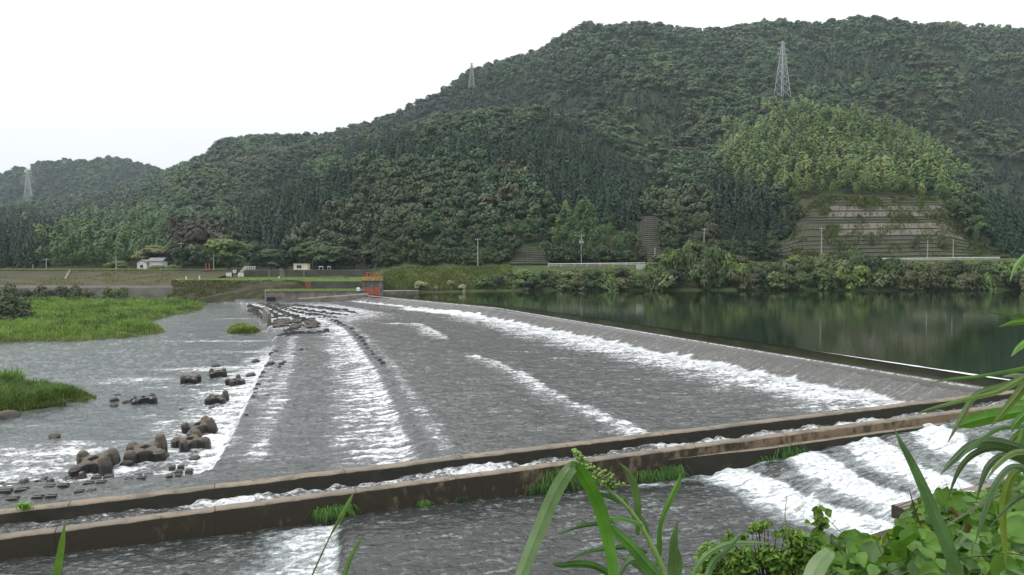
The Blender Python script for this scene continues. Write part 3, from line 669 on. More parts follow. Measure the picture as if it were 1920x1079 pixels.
# rows of small baffle blocks
bmsh = []
for k in range(3):
    q = MB(); q.box((0, 0, .1), (1.0, .75, .9)); me = q.mesh('baffle_block', bevel=.12)
    for v in me.vertices:
        if v.co.z > .2: v.co.x *= .72; v.co.y *= .8; v.co.x += .05 * (k - 1)
    bmsh.append(me)
ROWS = [([(548, 573), (600, 579), (668, 588)], 24, 11, Z_AP, 'baffle block in the outermost row towards the weir, far end'),
        ([(470, 582), (485, 590), (500, 600)], 8, 13, Z_AP2 + .1, 'baffle block below the far stretch of the lower weir edge'),
        ([(500, 572), (535, 588), (575, 600)], 18, 12, Z_AP, 'baffle block in the row between white streaks, far end'),
        ([(533, 572), (590, 577), (650, 583)], 26, 12, Z_AP, 'baffle block in the row nearest the weir, far end'),
        ([(520, 572), (575, 584), (650, 592)], 26, 12, Z_AP, 'baffle block in the second row from the weir, far end'),
        ([(507, 570), (558, 586), (633, 597)], 24, 13, Z_AP, 'baffle block in the third row from the weir, far end'),
        ([(490, 570), (563, 588), (617, 598), (653, 613), (675, 633), (690, 653), (717, 683)], 34, 11, Z_AP, 'baffle block along the long curved row above the white band'),
        ([(717, 683), (735, 715), (760, 760), (790, 815), (812, 852)], 20, 11, Z_AP - .28, 'nearly drowned baffle block at the near end of the curved row'),
        ([(475, 575), (500, 583), (520, 592)], 14, 12, Z_AP2 + .1, 'baffle block in the short row at the far end of the lower apron'),
        ([(467, 573), (480, 583), (490, 594)], 11, 12, Z_AP2 + .1, 'baffle block along the far stretch of the lower weir edge'),
        ([(502, 597), (530, 594), (560, 592)], 9, 10, Z_AP2 + .1, 'baffle block just behind the rubble heap'),
        ([(504, 610), (530, 606), (585, 600)], 11, 10, Z_AP2 + .1, 'baffle block at the far rim of the rubble heap'),
        ([(524, 629), (560, 623), (590, 624), (612, 622)], 15, 12, Z_AP2 + .1, 'baffle block in the stout row in front of the rubble heap'),
        ([(534, 620), (548, 618), (560, 614)], 5, 11, Z_AP2 + .1, 'baffle block between rubble heap and stout row'),
        ([(508, 664), (517, 658)], 3, 12, Z_AP2, 'baffle block on the lower weir edge, far group'),
        ([(500, 686), (510, 682)], 3, 14, Z_AP2, 'baffle block on the lower weir edge, second group from the far end'),
        ([(522, 690), (535, 678)], 5, 12, Z_AP2, 'baffle block of the lone clump beside the lower weir edge'),
        ([(494, 700), (484, 720), (478, 737), (470, 752)], 8, 12, Z_AP2, 'baffle block spaced along the middle of the lower weir edge'),
        ([(462, 780), (454, 795)], 3, 12, Z_AP2, 'baffle block near the close end of the lower weir edge'),
        ([(560, 658), (575, 655)], 4, 9, Z_AP2, 'baffle block in the small pair behind the white stripe'),
        ([(503, 742), (512, 740), (486, 800), (494, 798)], 5, 11, Z_AP2 - .1, 'nearly drowned baffle block on the lower apron')]
nb_ = 0
for pts, n, wd, z, lab in ROWS:
    pts = np.array(pts, float); seg = np.hypot(*np.diff(pts, axis=0).T); cs = np.concatenate([[0], np.cumsum(seg)])
    for q in np.linspace(0, cs[-1], n):
        if z < Z_AP - .2 and rng.random() < .15: continue
        px = np.interp(q, cs, pts[:, 0]) + rng.uniform(-1.2, 1.2); py = np.interp(q, cs, pts[:, 1]) + rng.uniform(-.7, .7)
        p = P(px, py, z); d = np.hypot(p[0], p[1]); sc = wd * d / F * rng.uniform(.62, 1.0)
        o = link('baffle_block', bmsh[nb_ % 3], M['block_wet']); nb_ += 1
        o.location = (p[0], p[1], z + rng.uniform(-.12, .05)); o.scale = (sc, sc, min(.95, sc) * rng.uniform(.45, .75)); o.rotation_euler = (0, 0, rng.uniform(-.5, .5) + .4)
        tag(o, 'small dark ' + lab, 'concrete block', 'rows: ' + lab)
# rubble heap, and the plate standing beside it
hm = []
for k in range(64):
    px = rng.uniform(515, 592); py = rng.uniform(600, 617)
    p = P(px, py, Z_AP2); hm.append((p, rng.uniform(.28, .72)))
for i, (p, a) in enumerate(hm):
    o = link('rock', RK[i % 4], M['rock']); o.location = (p[0], p[1], Z_AP2 + .15); o.scale = (a * 1.3, a, a * .8); o.rotation_euler = (0, 0, rng.uniform(0, 6))
    tag(o, 'brown stone in the rubble heap lying on the far part of the lower apron', 'rock', 'stones of the rubble heap on the apron')
q = MB(); pa = P(492, 603, Z_AP2); pb = P(502, 608, Z_AP2); c = (pa + pb) / 2
q.prism([(pa[0], pa[1]), (pb[0], pb[1]), (pb[0] + .4, pb[1] + .5), (pa[0] + .4, pa[1] + .5)], -2.6, [.75, .0, .0, .75])
o = q.build('concrete_plate', M['conc'], None, bevel=.03)
tag(o, 'upright pale grey concrete slab sticking out beside the rubble heap', 'concrete slab')

# ------------------------------------------------------------------ sandbars and grass
def quadsoup(name, Q, tint, mat, parent=None, smooth=False):
    n = len(Q); V = Q.reshape(-1, 3); Fq = np.arange(n * 4).reshape(n, 4)
    me = npmesh(name, V, Fq, smooth, {'tint': np.repeat(tint, 4, axis=0)} if tint is not None else None)
    return link(name, me, mat, parent)
def inpoly(x, y, poly):
    c = np.zeros(np.shape(x), bool); n = len(poly)
    for i in range(n):
        x1, y1 = poly[i]; x2, y2 = poly[(i + 1) % n]
        k = ((y1 > y) != (y2 > y)); c ^= k & (x < (x2 - x1) * (y - y1) / (y2 - y1 + 1e-12) + x1)
    return c
def blades(base, h, wd, lean, tint, r):
    """one tapered bent blade (two quads) per base point"""
    n = len(base); a = r.uniform(0, 2 * np.pi, n); hx = np.cos(a); hy = np.sin(a)
    side = np.stack([-hy, hx, np.zeros(n)], 1) * (wd / 2)[:, None]
    dirv = np.stack([hx, hy, np.zeros(n)], 1)
    m = base + dirv * (lean * h * .35)[:, None] + np.array([0, 0, 1]) * (h * .6)[:, None]
    tpp = base + dirv * (lean * h)[:, None] + np.array([0, 0, 1]) * (h * (1 - .25 * lean))[:, None]
    q1 = np.stack([base - side, base + side, m + side * .8, m - side * .8], 1)
    q2 = np.stack([m - side * .8, m + side * .8, tpp + side * .08, tpp - side * .08], 1)
    return np.concatenate([q1, q2]), np.concatenate([tint, tint])
def sandbar(name, poly_px, zb, hmax, gh, n, label_kind, g0=(.088, .175, .030), g1=(.165, .245, .052), wd=.07, edge=1.6, seed=1):
    poly = [tuple(P(px, py, Z_RIV)[:2]) for px, py in poly_px]
    pl = np.array(poly + [poly[0]]); x0, y0 = pl.min(0); x1, y1 = pl.max(0)
    r = np.random.default_rng(seed)
    def hgt(x, y):
        _, _, dd = polydist(x, y, pl); ins = inpoly(x, y, poly); dd = np.maximum(dd - 1.5 * edge * np.clip(fbm(x * .55, y * .4, 3, seed + 2) - .45, 0, 1), 0.)
        return np.where(ins, Z_RIV + .02 + hmax * sstep(0, edge * 2.2, dd) * (.7 + .6 * fbm(x * .25, y * .25, 3, seed)), Z_RIV - .5 - .2 * np.minimum(dd, 3)), dd, ins
    nx = int(min(160, (x1 - x0) / .5)) + 4; ny = int(min(160, (y1 - y0) / .7)) + 4
    gx, gy = np.meshgrid(np.linspace(x0 - 1, x1 + 1, nx), np.linspace(y0 - 1, y1 + 1, ny)); gz, _, _ = hgt(gx, gy)
    me = npmesh(name, np.stack([gx, gy, gz], -1), gridfaces(*gx.shape), True)
    tag(link(name, me, M['sandbar']), kind='structure')
    # more blades where nearer
    m = int(n * 2.2); v = r.random(m); yy = y0 * (y1 / y0) ** v; xx = r.uniform(x0, x1, m)
    zz, dd, ins = hgt(xx, yy); ok = ins & (dd > .12); xx, yy, zz, dd = xx[ok], yy[ok], zz[ok], dd[ok]
    pt = fbm(xx * .12, yy * .07, 4, seed + 5); p2 = fbm(xx * .6, yy * .4, 3, seed + 9)
    h = gh * (.35 + 1.3 * p2) * (1 + .7 * (fbm(xx * .25, yy * .18, 2, seed + 77) > .58)) * (.45 + .55 * sstep(0, edge, dd)) * r.uniform(.7, 1.25, len(xx))
    tt = np.clip((pt - .3) * 2.2, 0, 1)[:, None] * .6 + r.random((len(xx), 1)) * .4
    tint = np.array(g0) * (1 - tt) + np.array(g1) * tt
    dark = (fbm(xx * .3, yy * .16, 3, seed + 31) > .60)[:, None]; tint = np.where(dark, tint * np.array([.50, .56, .55]), tint)
    dry = (r.random(len(xx)) < np.where(dd < edge * .7, .30, .03))[:, None]; tint = np.where(dry, np.array([.21, .19, .09]) * r.uniform(.6, 1.1, (len(xx), 1)), tint)
    Q, tn = blades(np.stack([xx, yy, zz - .05], 1), h, wd * (.6 + .8 * r.random(len(xx))) * (yy / y0) ** .5, r.uniform(.1, .9, len(xx)), tint, r)
    tag(quadsoup('grass', Q, tn, M['grass_attr']), kind='stuff')
    return hgt
sandbar('sandbar', [(-200, 572), (0, 567), (130, 566), (300, 567), (392, 571), (378, 583), (352, 590), (330, 592), (288, 603), (300, 612), (314, 622), (298, 628), (240, 634), (180, 638), (130, 641), (0, 643), (-200, 646)], Z_RIV, .50, .70, 62000, 'g', seed=3, wd=.10, edge=2.5)
sandbar('sandbar', [(-160, 712), (0, 724), (60, 724), (120, 733), (160, 739), (190, 745), (168, 754), (120, 763), (60, 772), (0, 781), (-160, 790)], Z_RIV, .45, .80, 30000, 'g', seed=8, wd=.05, edge=1.4)
sandbar('sandbar', [(421, 622), (440, 618), (470, 618), (492, 621), (480, 625), (450, 627), (425, 627)], Z_RIV, .35, .75, 3500, 'g', seed=12, wd=.09, edge=1.0, g0=(.13, .19, .04), g1=(.2, .25, .07))
# ------------------------------------------------------------------ far bank, hills: one terrain sheet
PXC = np.array([-400, -150, 0, 100, 200, 320, 400, 480, 560, 640, 690, 715, 760, 820, 900, 1000, 1100, 1180, 1225, 1280, 1340, 1440, 1500, 1600, 1700, 1760, 1850, 1920, 2100, 2400], float)
def col(d):
    k = sorted(d); return np.interp(PXC, k, [d[q] for q in k])
def zat(py, Y): return HC + (490 - py) / F * Y
right = PXC > 700
Ys = np.interp(PXC, [715, 760, 820, 900, 1000, 2400], [209, 207, 207, 214, 220, 222])
road = np.interp(PXC, [690, 715, 760, 900, 1100, 1250, 1500, 1760, 2400], [5, 4.6, 6.2, 6.3, 6.6, 7.0, 7.9, 8.7, 9.6])
CTRL = []
CTRL.append((np.full(PXC.shape, 190.), np.full(PXC.shape, -5.)))
CTRL.append((np.where(right, Ys - 3, 252.), np.where(right, -1.5, -5.)))
CTRL.append((np.where(right, Ys + .6, 262.6), np.where(right, .35, -4.)))
CTRL.append((np.where(right, Ys + 10, 263.0), np.where(right, 3.2, 4.5)))
CTRL.append((np.where(right, Ys + 24, 263.6), np.where(right, road - .3, 4.9)))
CTRL.append((np.where(right, 254., 275.), np.where(right, road, 5.0)))
CTRL.append((np.where(right, 259., 300.), np.where(right, road + .3, 6.5)))
c7 = col({-400: 9, 320: 9, 400: 13, 560: 16, 715: 16, 900: 17, 1000: 18, 1100: 20, 1225: 24, 1280: 18, 1340: 19, 1440: 20, 1500: 30, 1760: 30, 1850: 19, 1920: 15, 2400: 15})
CTRL.append((np.where(right, 286., 322.), c7))
p1 = col({-400: 440, -150: 436, 0: 428, 100: 428, 200: 428, 320: 420, 400: 402, 480: 385, 560: 345, 640: 308, 715: 275, 760: 258, 820: 228, 900: 205, 1000: 212, 1100: 240, 1180: 298, 1225: 352, 1280: 315, 1340: 268, 1440: 214, 1500: 206, 1600: 222, 1700: 255, 1760: 285, 1850: 360, 1920: 405, 2400: 430})
CAN = 9.0
CTRL.append((np.full(PXC.shape, 430.), zat(p1, 430) - CAN))
CTRL.append((np.full(PXC.shape, 530.), zat(p1, 430) - CAN - 6))
p3 = col({-400: 420, 0: 398, 200: 378, 320: 345, 400: 318, 480: 305, 560: 290, 640: 268, 760: 230, 820: 205, 900: 166, 1000: 140, 1100: 122, 1180: 128, 1280: 160, 1340: 172, 1440: 184, 1500: 180, 1600: 160, 1700: 142, 1760: 158, 1850: 172, 1920: 150, 2400: 140})
CTRL.append((np.full(PXC.shape, 800.), zat(p3, 800) - CAN))
p4 = {-400: 420, 0: 380, 200: 352, 300: 322, 330: 308, 352: 296, 385: 282, 408: 262, 420: 251, 470: 247, 520: 245, 560: 243, 600: 243, 640: 236, 660: 229, 700: 216, 745: 196, 800: 171, 840: 151, 880: 123, 940: 114, 1000: 97, 1050: 77, 1100: 57, 1160: 46, 1230: 45, 1290: 58, 1340: 61, 1400: 51, 1440: 43, 1500: 40, 1550: 48, 1600: 45, 1660: 46, 1760: 45, 1800: 53, 1860: 55, 1920: 53, 2100: 48, 2400: 60}
PXF = np.arange(-400, 2401, 10.)
def terr_ctrl():
    Yc = np.array([np.interp(PXF, PXC, a) for a, _ in CTRL]); Zc = np.array([np.interp(PXF, PXC, b_) for _, b_ in CTRL])
    # no blending across the gate column: the levee ends there
    k4 = sorted(p4); q4 = np.interp(PXF, k4, [p4[k] for k in k4])
    k6 = {-400: 345, -200: 335, 0: 318, 60: 302, 140: 294, 210: 292, 260: 300, 300: 312, 320: 318, 420: 345, 600: 380, 900: 400, 2400: 400}
    q6 = np.interp(PXF, sorted(k6), [k6[k] for k in sorted(k6)])
    ex = [(1150, zat(q4, 1150) - 20), (1300, zat(q4, 1150) - 40), (1700, zat(q6, 1700) - 18), (2100, zat(q6, 1700) - 150), (2600, np.zeros_like(PXF))]
    for y_, z_ in ex: Yc = np.vstack([Yc, np.full_like(PXF, y_)]); Zc = np.vstack([Zc, z_])
    ker = np.array([1, 2, 3, 2, 1]) / 9.
    for i in range(8, 11): Zc[i] = np.convolve(np.pad(Zc[i], 2, 'edge'), ker, 'valid')
    return Yc, Zc
TYc, TZc = terr_ctrl()
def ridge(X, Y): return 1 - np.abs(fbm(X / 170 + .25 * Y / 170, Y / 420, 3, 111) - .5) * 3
def terr(px, Y):
    px = np.asarray(px, float); Y = np.asarray(Y, float); sh = np.broadcast(px, Y).shape
    px = np.broadcast_to(px, sh).ravel(); Y = np.broadcast_to(Y, sh).ravel()
    q = np.clip((px - PXF[0]) / 10, 0, len(PXF) - 1.001); i = q.astype(int); u = q - i
    Yc = TYc[:, i] * (1 - u) + TYc[:, i + 1] * u; Zc = TZc[:, i] * (1 - u) + TZc[:, i + 1] * u
    z = np.where(Y < Yc[0], Zc[0], Zc[-1])
    for k in range(len(Yc) - 1):
        m = (Y >= Yc[k]) & (Y < Yc[k + 1] + 1e-9); t = np.clip((Y - Yc[k]) / np.maximum(Yc[k + 1] - Yc[k], 1e-6), 0, 1)
        if k >= 9: t = t * t * (3 - 2 * t) * .5 + t * .5
        z = np.where(m, Zc[k] * (1 - t) + Zc[k + 1] * t, z)
    X = (px - 960) / F * Y
    n = fbm(X / 95, Y / 120, 4, 101) - .5; rd = 1 - np.abs(fbm(X / 170 + .25 * Y / 170, Y / 420, 3, 111) - .5) * 3
    amp = np.interp(Y, [286, 330, 430, 800, 1150, 1700], [0, 5, 12, 46, 12, 16])
    am2 = np.interp(Y, [300, 430, 560, 800, 1000, 1150, 1700], [0, 8, 34, 90, 66, 8, 22])
    lf = .30 + .70 * sstep(480, 900, px); z = z + lf * (amp * n + am2 * (rd - .66))
    return z.reshape(sh)
rows = np.concatenate([np.arange(190, 300, 1.5), np.arange(300, 620, 5), np.arange(620, 1320, 10), np.arange(1320, 2620, 30)])
cols = np.arange(-400, 2401, 10.)
Yg, PXg = np.meshgrid(rows, cols, indexing='ij'); Zg = terr(PXg, Yg); Xg = (PXg - 960) / F * Yg
me = npmesh('hills', np.stack([Xg, Yg, Zg], -1), gridfaces(*Xg.shape), True)
tag(link('hills', me, [M['hillground'], M['bankgrass']]), kind='structure')
yy = Yg[:-1, :-1].ravel(); me.polygons.foreach_set('material_index', (yy < 262).astype(np.int32))
def G3(px, Y, dz=0.0): return np.array([(px - 960) / F * Y, Y, float(terr(np.array([px]), np.array([Y]))[0]) + dz])
# far ground to the horizon
me = npmesh('ground', np.array([[-9000, 2800, -9], [9000, 2800, -9], [9000, 9000, -20], [-9000, 9000, -20]]), np.array([[0, 1, 2, 3]]))
tag(link('ground', me, M['hillground']), kind='structure')

# ------------------------------------------------------------------ tree crowns built of many small leaf faces
def leafquads(pos, nrm, size, r, asp=1.5, up=None):
    n = len(pos); nrm = nrm / np.linalg.norm(nrm, axis=1, keepdims=True)
    a = r.normal(size=(n, 3)) if up is None else up + .35 * r.normal(size=(n, 3))
    t1 = np.cross(nrm, a); t1 /= np.linalg.norm(t1, axis=1, keepdims=True) + 1e-9; t2 = np.cross(nrm, t1)
    s = (size * r.uniform(.6, 1.35, n))[:, None]
    A = t1 * s * .5; B = t2 * s * .5 * asp
    return np.stack([pos - B, pos + A - B * .1, pos + B, pos - A - B * .1], 1)
def crown_broad(seed, n, leaf, H=9., Rr=4.2, nb=12, base=.28, flat=.8, umbrella=False):
    r = np.random.default_rng(seed); C = []; Rb = []
    for k in range(nb):
        hz = r.uniform(0, 1) ** .8; th = r.uniform(0, 2 * np.pi)
        rad = Rr * math.sqrt(max(0.03, 1 - (hz * .98) ** 2)) * r.uniform(.35, .78)
        if umbrella: hz = .55 + .45 * r.random(); rad = Rr * r.uniform(.1, .85)
        C.append((rad * math.cos(th), rad * math.sin(th), H * (base + (1 - base) * hz * .80))); Rb.append(Rr * r.uniform(.30, .50))
    C = np.array(C); Rb = np.array(Rb); pr = Rb ** 2 / (Rb ** 2).sum(); k = r.choice(nb, n, p=pr)
    d = r.normal(size=(n, 3)); d[:, 2] = np.abs(d[:, 2]) * .9 - .28; d /= np.linalg.norm(d, axis=1, keepdims=True)
    pos = C[k] + d * (Rb[k] * r.uniform(.72, 1.12, n))[:, None] * np.array([1, 1, flat])
    nr = d * 1.0 + np.array([0, 0, .35]) + .24 * r.normal(size=(n, 3))
    return leafquads(pos, nr, np.full(n, leaf), r, 1.35)
def crown_cedar(seed, n, leaf, H=14., Rr=2.7):
    r = np.random.default_rng(seed); h = 1 - r.random(n) ** .62; h = np.clip(h, .04, 1)
    th = r.uniform(0, 2 * np.pi, n); lob = 1 + .22 * np.sin(th * 3 + seed) + .2 * np.sin(h * 40 + th * 2)
    rad = Rr * (1 - h) ** .8 * lob * r.uniform(.55, 1.08, n) + .12
    pos = np.stack([rad * np.cos(th), rad * np.sin(th), H * (.05 + .95 * h) - .12 * rad], 1)
    nr = np.stack([np.cos(th), np.sin(th), np.full(n, .75)], 1) + .4 * r.normal(size=(n, 3))
    return leafquads(pos, nr, leaf * (.5 + .7 * (1 - h)), r, 1.7, np.stack([np.cos(th), np.sin(th), np.full(n, -.6)], 1))
def crown_bamboo(seed, n, leaf, H=12., nc=2):
    r = np.random.default_rng(seed); out = []
    m = n // nc
    for c in range(nc):
        cx, cy = r.normal(size=2) * 1.3; hh = H * r.uniform(.78, 1.08); az = r.uniform(0, 2 * np.pi); nod = r.uniform(.5, 1.5)
        u = r.random(m) ** .75; hz = hh * (.30 + .70 * u); bend = nod * np.clip(u - .45, 0, 1) ** 2 * 3
        rad = (2.1 * np.sin(np.pi * np.clip(u * .82 + .14, 0, 1)) ** .7 + .1) * r.uniform(.55, 1.1, m)
        th = r.uniform(0, 2 * np.pi, m)
        pos = np.stack([cx + rad * np.cos(th) + bend * math.cos(az), cy + rad * np.sin(th) + bend * math.sin(az), hz - .5 * bend], 1)
        nr = np.stack([np.cos(th), np.sin(th), .5 + 1.4 * (u - .3)], 1) + .35 * r.normal(size=(m, 3))
        out.append(leafquads(pos, nr, np.full(m, leaf), r, 1.9))
    return np.concatenate(out)
def crown_bush(seed, n, leaf, H=4., Rr=3.2): return crown_broad(seed, n, leaf, H, Rr, 10, .05, .8)
SPEC = {
    'broad': lambda s, n, l: crown_broad(s, n, l), 'cedar': lambda s, n, l: crown_cedar(s, n, l),
    'bamboo': lambda s, n, l: crown_bamboo(s, n, l), 'bush': lambda s, n, l: crown_bush(s, n, l)}
# ---- where each kind grows (areas of the photograph laid onto the slopes)
CEDAR = [[(950, 240), (1080, 225), (1160, 280), (1205, 330), (1200, 430), (1130, 400), (1060, 380), (1000, 330), (940, 290)],
         [(640, 275), (760, 262), (960, 262), (1010, 305), (880, 300), (700, 300), (640, 320)],
         [(440, 395), (520, 350), (640, 315), (700, 345), (640, 385), (580, 430), (520, 475), (450, 480)],
         [(-200, 400), (60, 400), (105, 430), (80, 520), (-200, 520)], [(1310, 330), (1430, 340), (1470, 400), (1440, 450), (1330, 430)], [(1850, 300), (2100, 280), (2100, 470), (1880, 470), (1830, 380)],
         [(1480, 110), (1660, 100), (1720, 150), (1560, 175), (1480, 160)], [(1150, 180), (1260, 170), (1290, 240), (1200, 260)], [(1780, 180), (1960, 170), (1960, 250), (1800, 240)]]
BAMBOO = [[(1338, 262), (1395, 225), (1440, 205), (1560, 205), (1660, 240), (1740, 275), (1800, 322), (1790, 352), (1700, 352), (1600, 360), (1490, 362), (1420, 345), (1360, 320)],
          [(1050, 420), (1070, 385), (1150, 382), (1180, 420), (1170, 450), (1060, 455)],
          [(66, 500), (85, 450), (150, 425), (240, 400), (300, 398), (345, 425), (330, 470), (290, 500)]]
def kind_at(px, py, r):
    k = np.full(px.shape, 'broad', dtype='<U6')
    j = r.normal(size=px.shape) * 13
    for pl in CEDAR: k[inpoly(px + j, py + j * .6, pl)] = 'cedar'
    for pl in BAMBOO: k[inpoly(px + j, py + j * .6, pl)] = 'bamboo'
    return k
ROADY = 262.
tr = {'px': [], 'Y': [], 's': []}
rt = np.random.default_rng(77)
for y0, y1, sp, mul in ((259, 300, 5.2, .70), (300, 460, 6.2, .90), (460, 640, 7.2, 1.0), (640, 900, 8.2, 1.08), (900, 1260, 9.2, 1.16), (1260, 1720, 12.0, 1.4)):
    y = y0
    while y < y1:
        xs = np.arange(-.74 * y, .74 * y, sp); n = len(xs)
        yy = y + rt.uniform(-.45, .45, n) * sp; xx = xs + rt.uniform(-.45, .45, n) * sp
        tr['px'].append(960 + F * xx / yy); tr['Y'].append(yy); tr['s'].append(np.full(n, mul)); y += sp * .86
px = np.concatenate(tr['px']); Y = np.concatenate(tr['Y']); sc = np.concatenate(tr['s'])
z = terr(px, Y); py = 490 - (z + 6 - HC) / Y * F
# hidden behind nearer ridges?
hp = np.arange(-400, 2401, 10.); hy = np.arange(258, 1720, 4.); HY, HP = np.meshgrid(hy, hp, indexing='ij')
hpy = 490 - (terr(HP, HY) + 5 - HC) / HY * F; cum = np.minimum.accumulate(hpy, 0)
iy = np.clip(((Y - 258) / 4).astype(int) - 3, 0, len(hy) - 1); ip = np.clip(((px + 400) / 10).astype(int), 0, len(hp) - 1)
vis = (490 - (z + 13 - HC) / Y * F) < cum[iy, ip] + 10
SL_MAIN = lambda px, Y: (px > 1446 + 2.9 * (Y - 258.6)) & (px < 1884 - 4.9 * (Y - 258.6)) & (Y < 289)
SL_2 = lambda px, Y: (px > 1203) & (px < 1246) & (Y < 288)
SL_3 = lambda px, Y: (px > 968) & (px < 1022) & (Y < 273)
ok = vis & ~SL_MAIN(px, Y) & ~SL_2(px, Y) & ~SL_3(px, Y) & ~((px < 700) & (Y < 282)) & ~((px > 700) & (px < 960) & (Y < 262))
ok &= ~((px > 240) & (px < 330) & (Y < 292)) & ~((px > 530) & (px < 600) & (Y < 290))
ok &= ~((np.abs(px - 1463) < 11) & (Y > 672) & (Y < 703)) & ~((np.abs(px - 55) < 10) & (Y > 1200))
px, Y, sc, z, py = px[ok], Y[ok], sc[ok], z[ok], py[ok]
kind = kind_at(px, py, rt); n = len(px)
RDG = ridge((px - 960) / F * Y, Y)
gul = (RDG < .42 + .12 * rt.normal(size=n)) & (kind == 'broad') & (Y > 560) & (fbm(px / 60, Y / 200, 2, 171) > .42); kind[gul & (rt.random(n) < .6)] = 'cedar'; kind[(kind == 'cedar') & (Y > 1040)] = 'broad'
PAL = {'broad': [((.029, .056, .021), .36), ((.038, .068, .024), .28), ((.028, .052, .021), .24), ((.054, .076, .028), .08), ((.052, .058, .029), .04)],
       'cedar': [((.018, .040, .022), .6), ((.024, .048, .025), .4)],
       'bamboo': [((.112, .165, .050), .45), ((.088, .140, .046), .4), ((.142, .180, .060), .15)]}
tint = np.zeros((n, 3))
for k, pal in PAL.items():
    m = kind == k; c = np.array([a for a, _ in pal]); pr = np.array([b_ for _, b_ in pal])
    tint[m] = c[rt.choice(len(c), m.sum(), p=pr / pr.sum())]
X = (px - 960) / F * Y
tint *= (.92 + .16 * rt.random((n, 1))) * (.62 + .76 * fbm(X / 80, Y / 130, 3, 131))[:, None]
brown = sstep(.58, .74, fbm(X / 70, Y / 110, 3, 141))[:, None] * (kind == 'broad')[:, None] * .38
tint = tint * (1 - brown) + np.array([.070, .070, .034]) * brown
tint *= np.where((kind == 'broad') & (Y > 420), .66 + .78 * np.clip((RDG - .35) / .5, 0, 1), 1)[:, None]  # relief shading put into crown colour: gullies darkened, ridges lightened
b3 = inpoly(px, py, BAMBOO[2]) | inpoly(px, py, BAMBOO[1]); tint[b3 & (kind == 'bamboo')] *= np.array([.52, .66, .68])
rbush = inpoly(px, py, [(320, 425), (370, 410), (420, 425), (425, 470), (330, 470)]); tint[rbush] = np.array([.042, .040, .024])
scl = sc * rt.uniform(.72, 1.42, n); scl[kind == 'cedar'] *= .82; scl[kind == 'bamboo'] *= .88
front = py > 430; scl[front & (Y < 300)] *= .9
# ---- nearest ones become trees of their own
TREE_ME = {}
def crown_me(kind, v, n, leaf):
    key = (kind, v, n)
    if key not in TREE_ME:
        Q = SPEC[kind](100 + v * 7, n, leaf); me = npmesh(kind + '_crown', Q.reshape(-1, 3), np.arange(len(Q) * 4).reshape(-1, 4)); me.materials.append(M['leaf_obj']); TREE_ME[key] = me
    return TREE_ME[key]
def trunk_me(kind):
    if ('t', kind) not in TREE_ME:
        q = MB(); r = random.Random(3)
        if kind == 'bamboo':
            for k in range(5): q.tube([(r.uniform(-1.5, 1.5), r.uniform(-1.5, 1.5), 0), (r.uniform(-1.5, 1.5), r.uniform(-1.5, 1.5), 8)], [.07, .04], 5)
        else:
            h = {'broad': 6.5, 'cedar': 12.5, 'bush': 2.2}[kind]; q.tube([(0, 0, -.6), (.1, .05, h * .4), (-.05, .1, h * .75), (0, 0, h)], [.28, .22, .14, .05], 7)
            if kind != 'cedar':
                for k in range(6):
                    a = k * 1.05; q.tube([(0, 0, h * (.35 + .07 * k)), (math.cos(a) * 1.2, math.sin(a) * 1.2, h * (.6 + .06 * k)), (math.cos(a) * 2.3, math.sin(a) * 2.3, h * (.72 + .07 * k))], [.11, .07, .03], 5)
        me = q.mesh('trunk'); me.materials.append(M['bark']); TREE_ME[('t', kind)] = me
    return TREE_ME[('t', kind)]
NAME = {'broad': 'broadleaf_tree', 'cedar': 'cedar_tree', 'bamboo': 'bamboo_clump', 'bush': 'shrub'}
CATN = {'broad': 'tree', 'cedar': 'cedar', 'bamboo': 'bamboo', 'bush': 'shrub'}
def tree(kind, loc, s, tintc, label, group, v=0, nl=420, leaf=.85, sz=None, name=None):
    e = empty(name or NAME[kind], loc, label, CATN[kind], group, rz=rt.uniform(0, 6.28)); e.scale = (s, s, sz or s)
    c = link('crown', crown_me(kind, v, nl, leaf), None, e); c.color = (*[float(q) for q in tintc], 1)
    link('trunk', trunk_me(kind), None, e)
    return e
def where(px_):
    return ('far left behind the levee wall' if px_ < 330 else 'behind the levee wall left of the gate' if px_ < 700 else 'at the hill foot left of the centre pole' if px_ < 900 else
            'left of the narrow gridded slope' if px_ < 1215 else 'between the two gridded slopes' if px_ < 1470 else 'right of the big gridded slope')
order = np.argsort(Y); quota = {'broad': 130, 'cedar': 60, 'bamboo': 60}; used = np.zeros(n, bool)
inview = (px > -30) & (px < 1950)
adj = {'broad': 'dark green broadleaf tree', 'cedar': 'dark pointed cedar', 'bamboo': 'light green feathery bamboo clump'}
for i in order:
    k = kind[i]
    if quota[k] <= 0 or not inview[i] or (k != 'bamboo' and Y[i] > 400): continue
    quota[k] -= 1; used[i] = True
    lab = adj[k] + ' ' + where(px[i]) if Y[i] < 330 else adj[k] + ' on the lower slope ' + ('left of centre' if px[i] < 800 else 'above the narrow gridded slope' if px[i] < 1330 else 'above the big gridded slope')
    tree(k, (X[i], Y[i], z[i] - .3), scl[i], tint[i], lab, adj[k] + 's ' + lab[len(adj[k]) + 1:], v=int(rt.integers(0, 4)), nl={'broad': 620, 'cedar': 520, 'bamboo': 700}[k], leaf={'broad': .72, 'cedar': .8, 'bamboo': .55}[k])
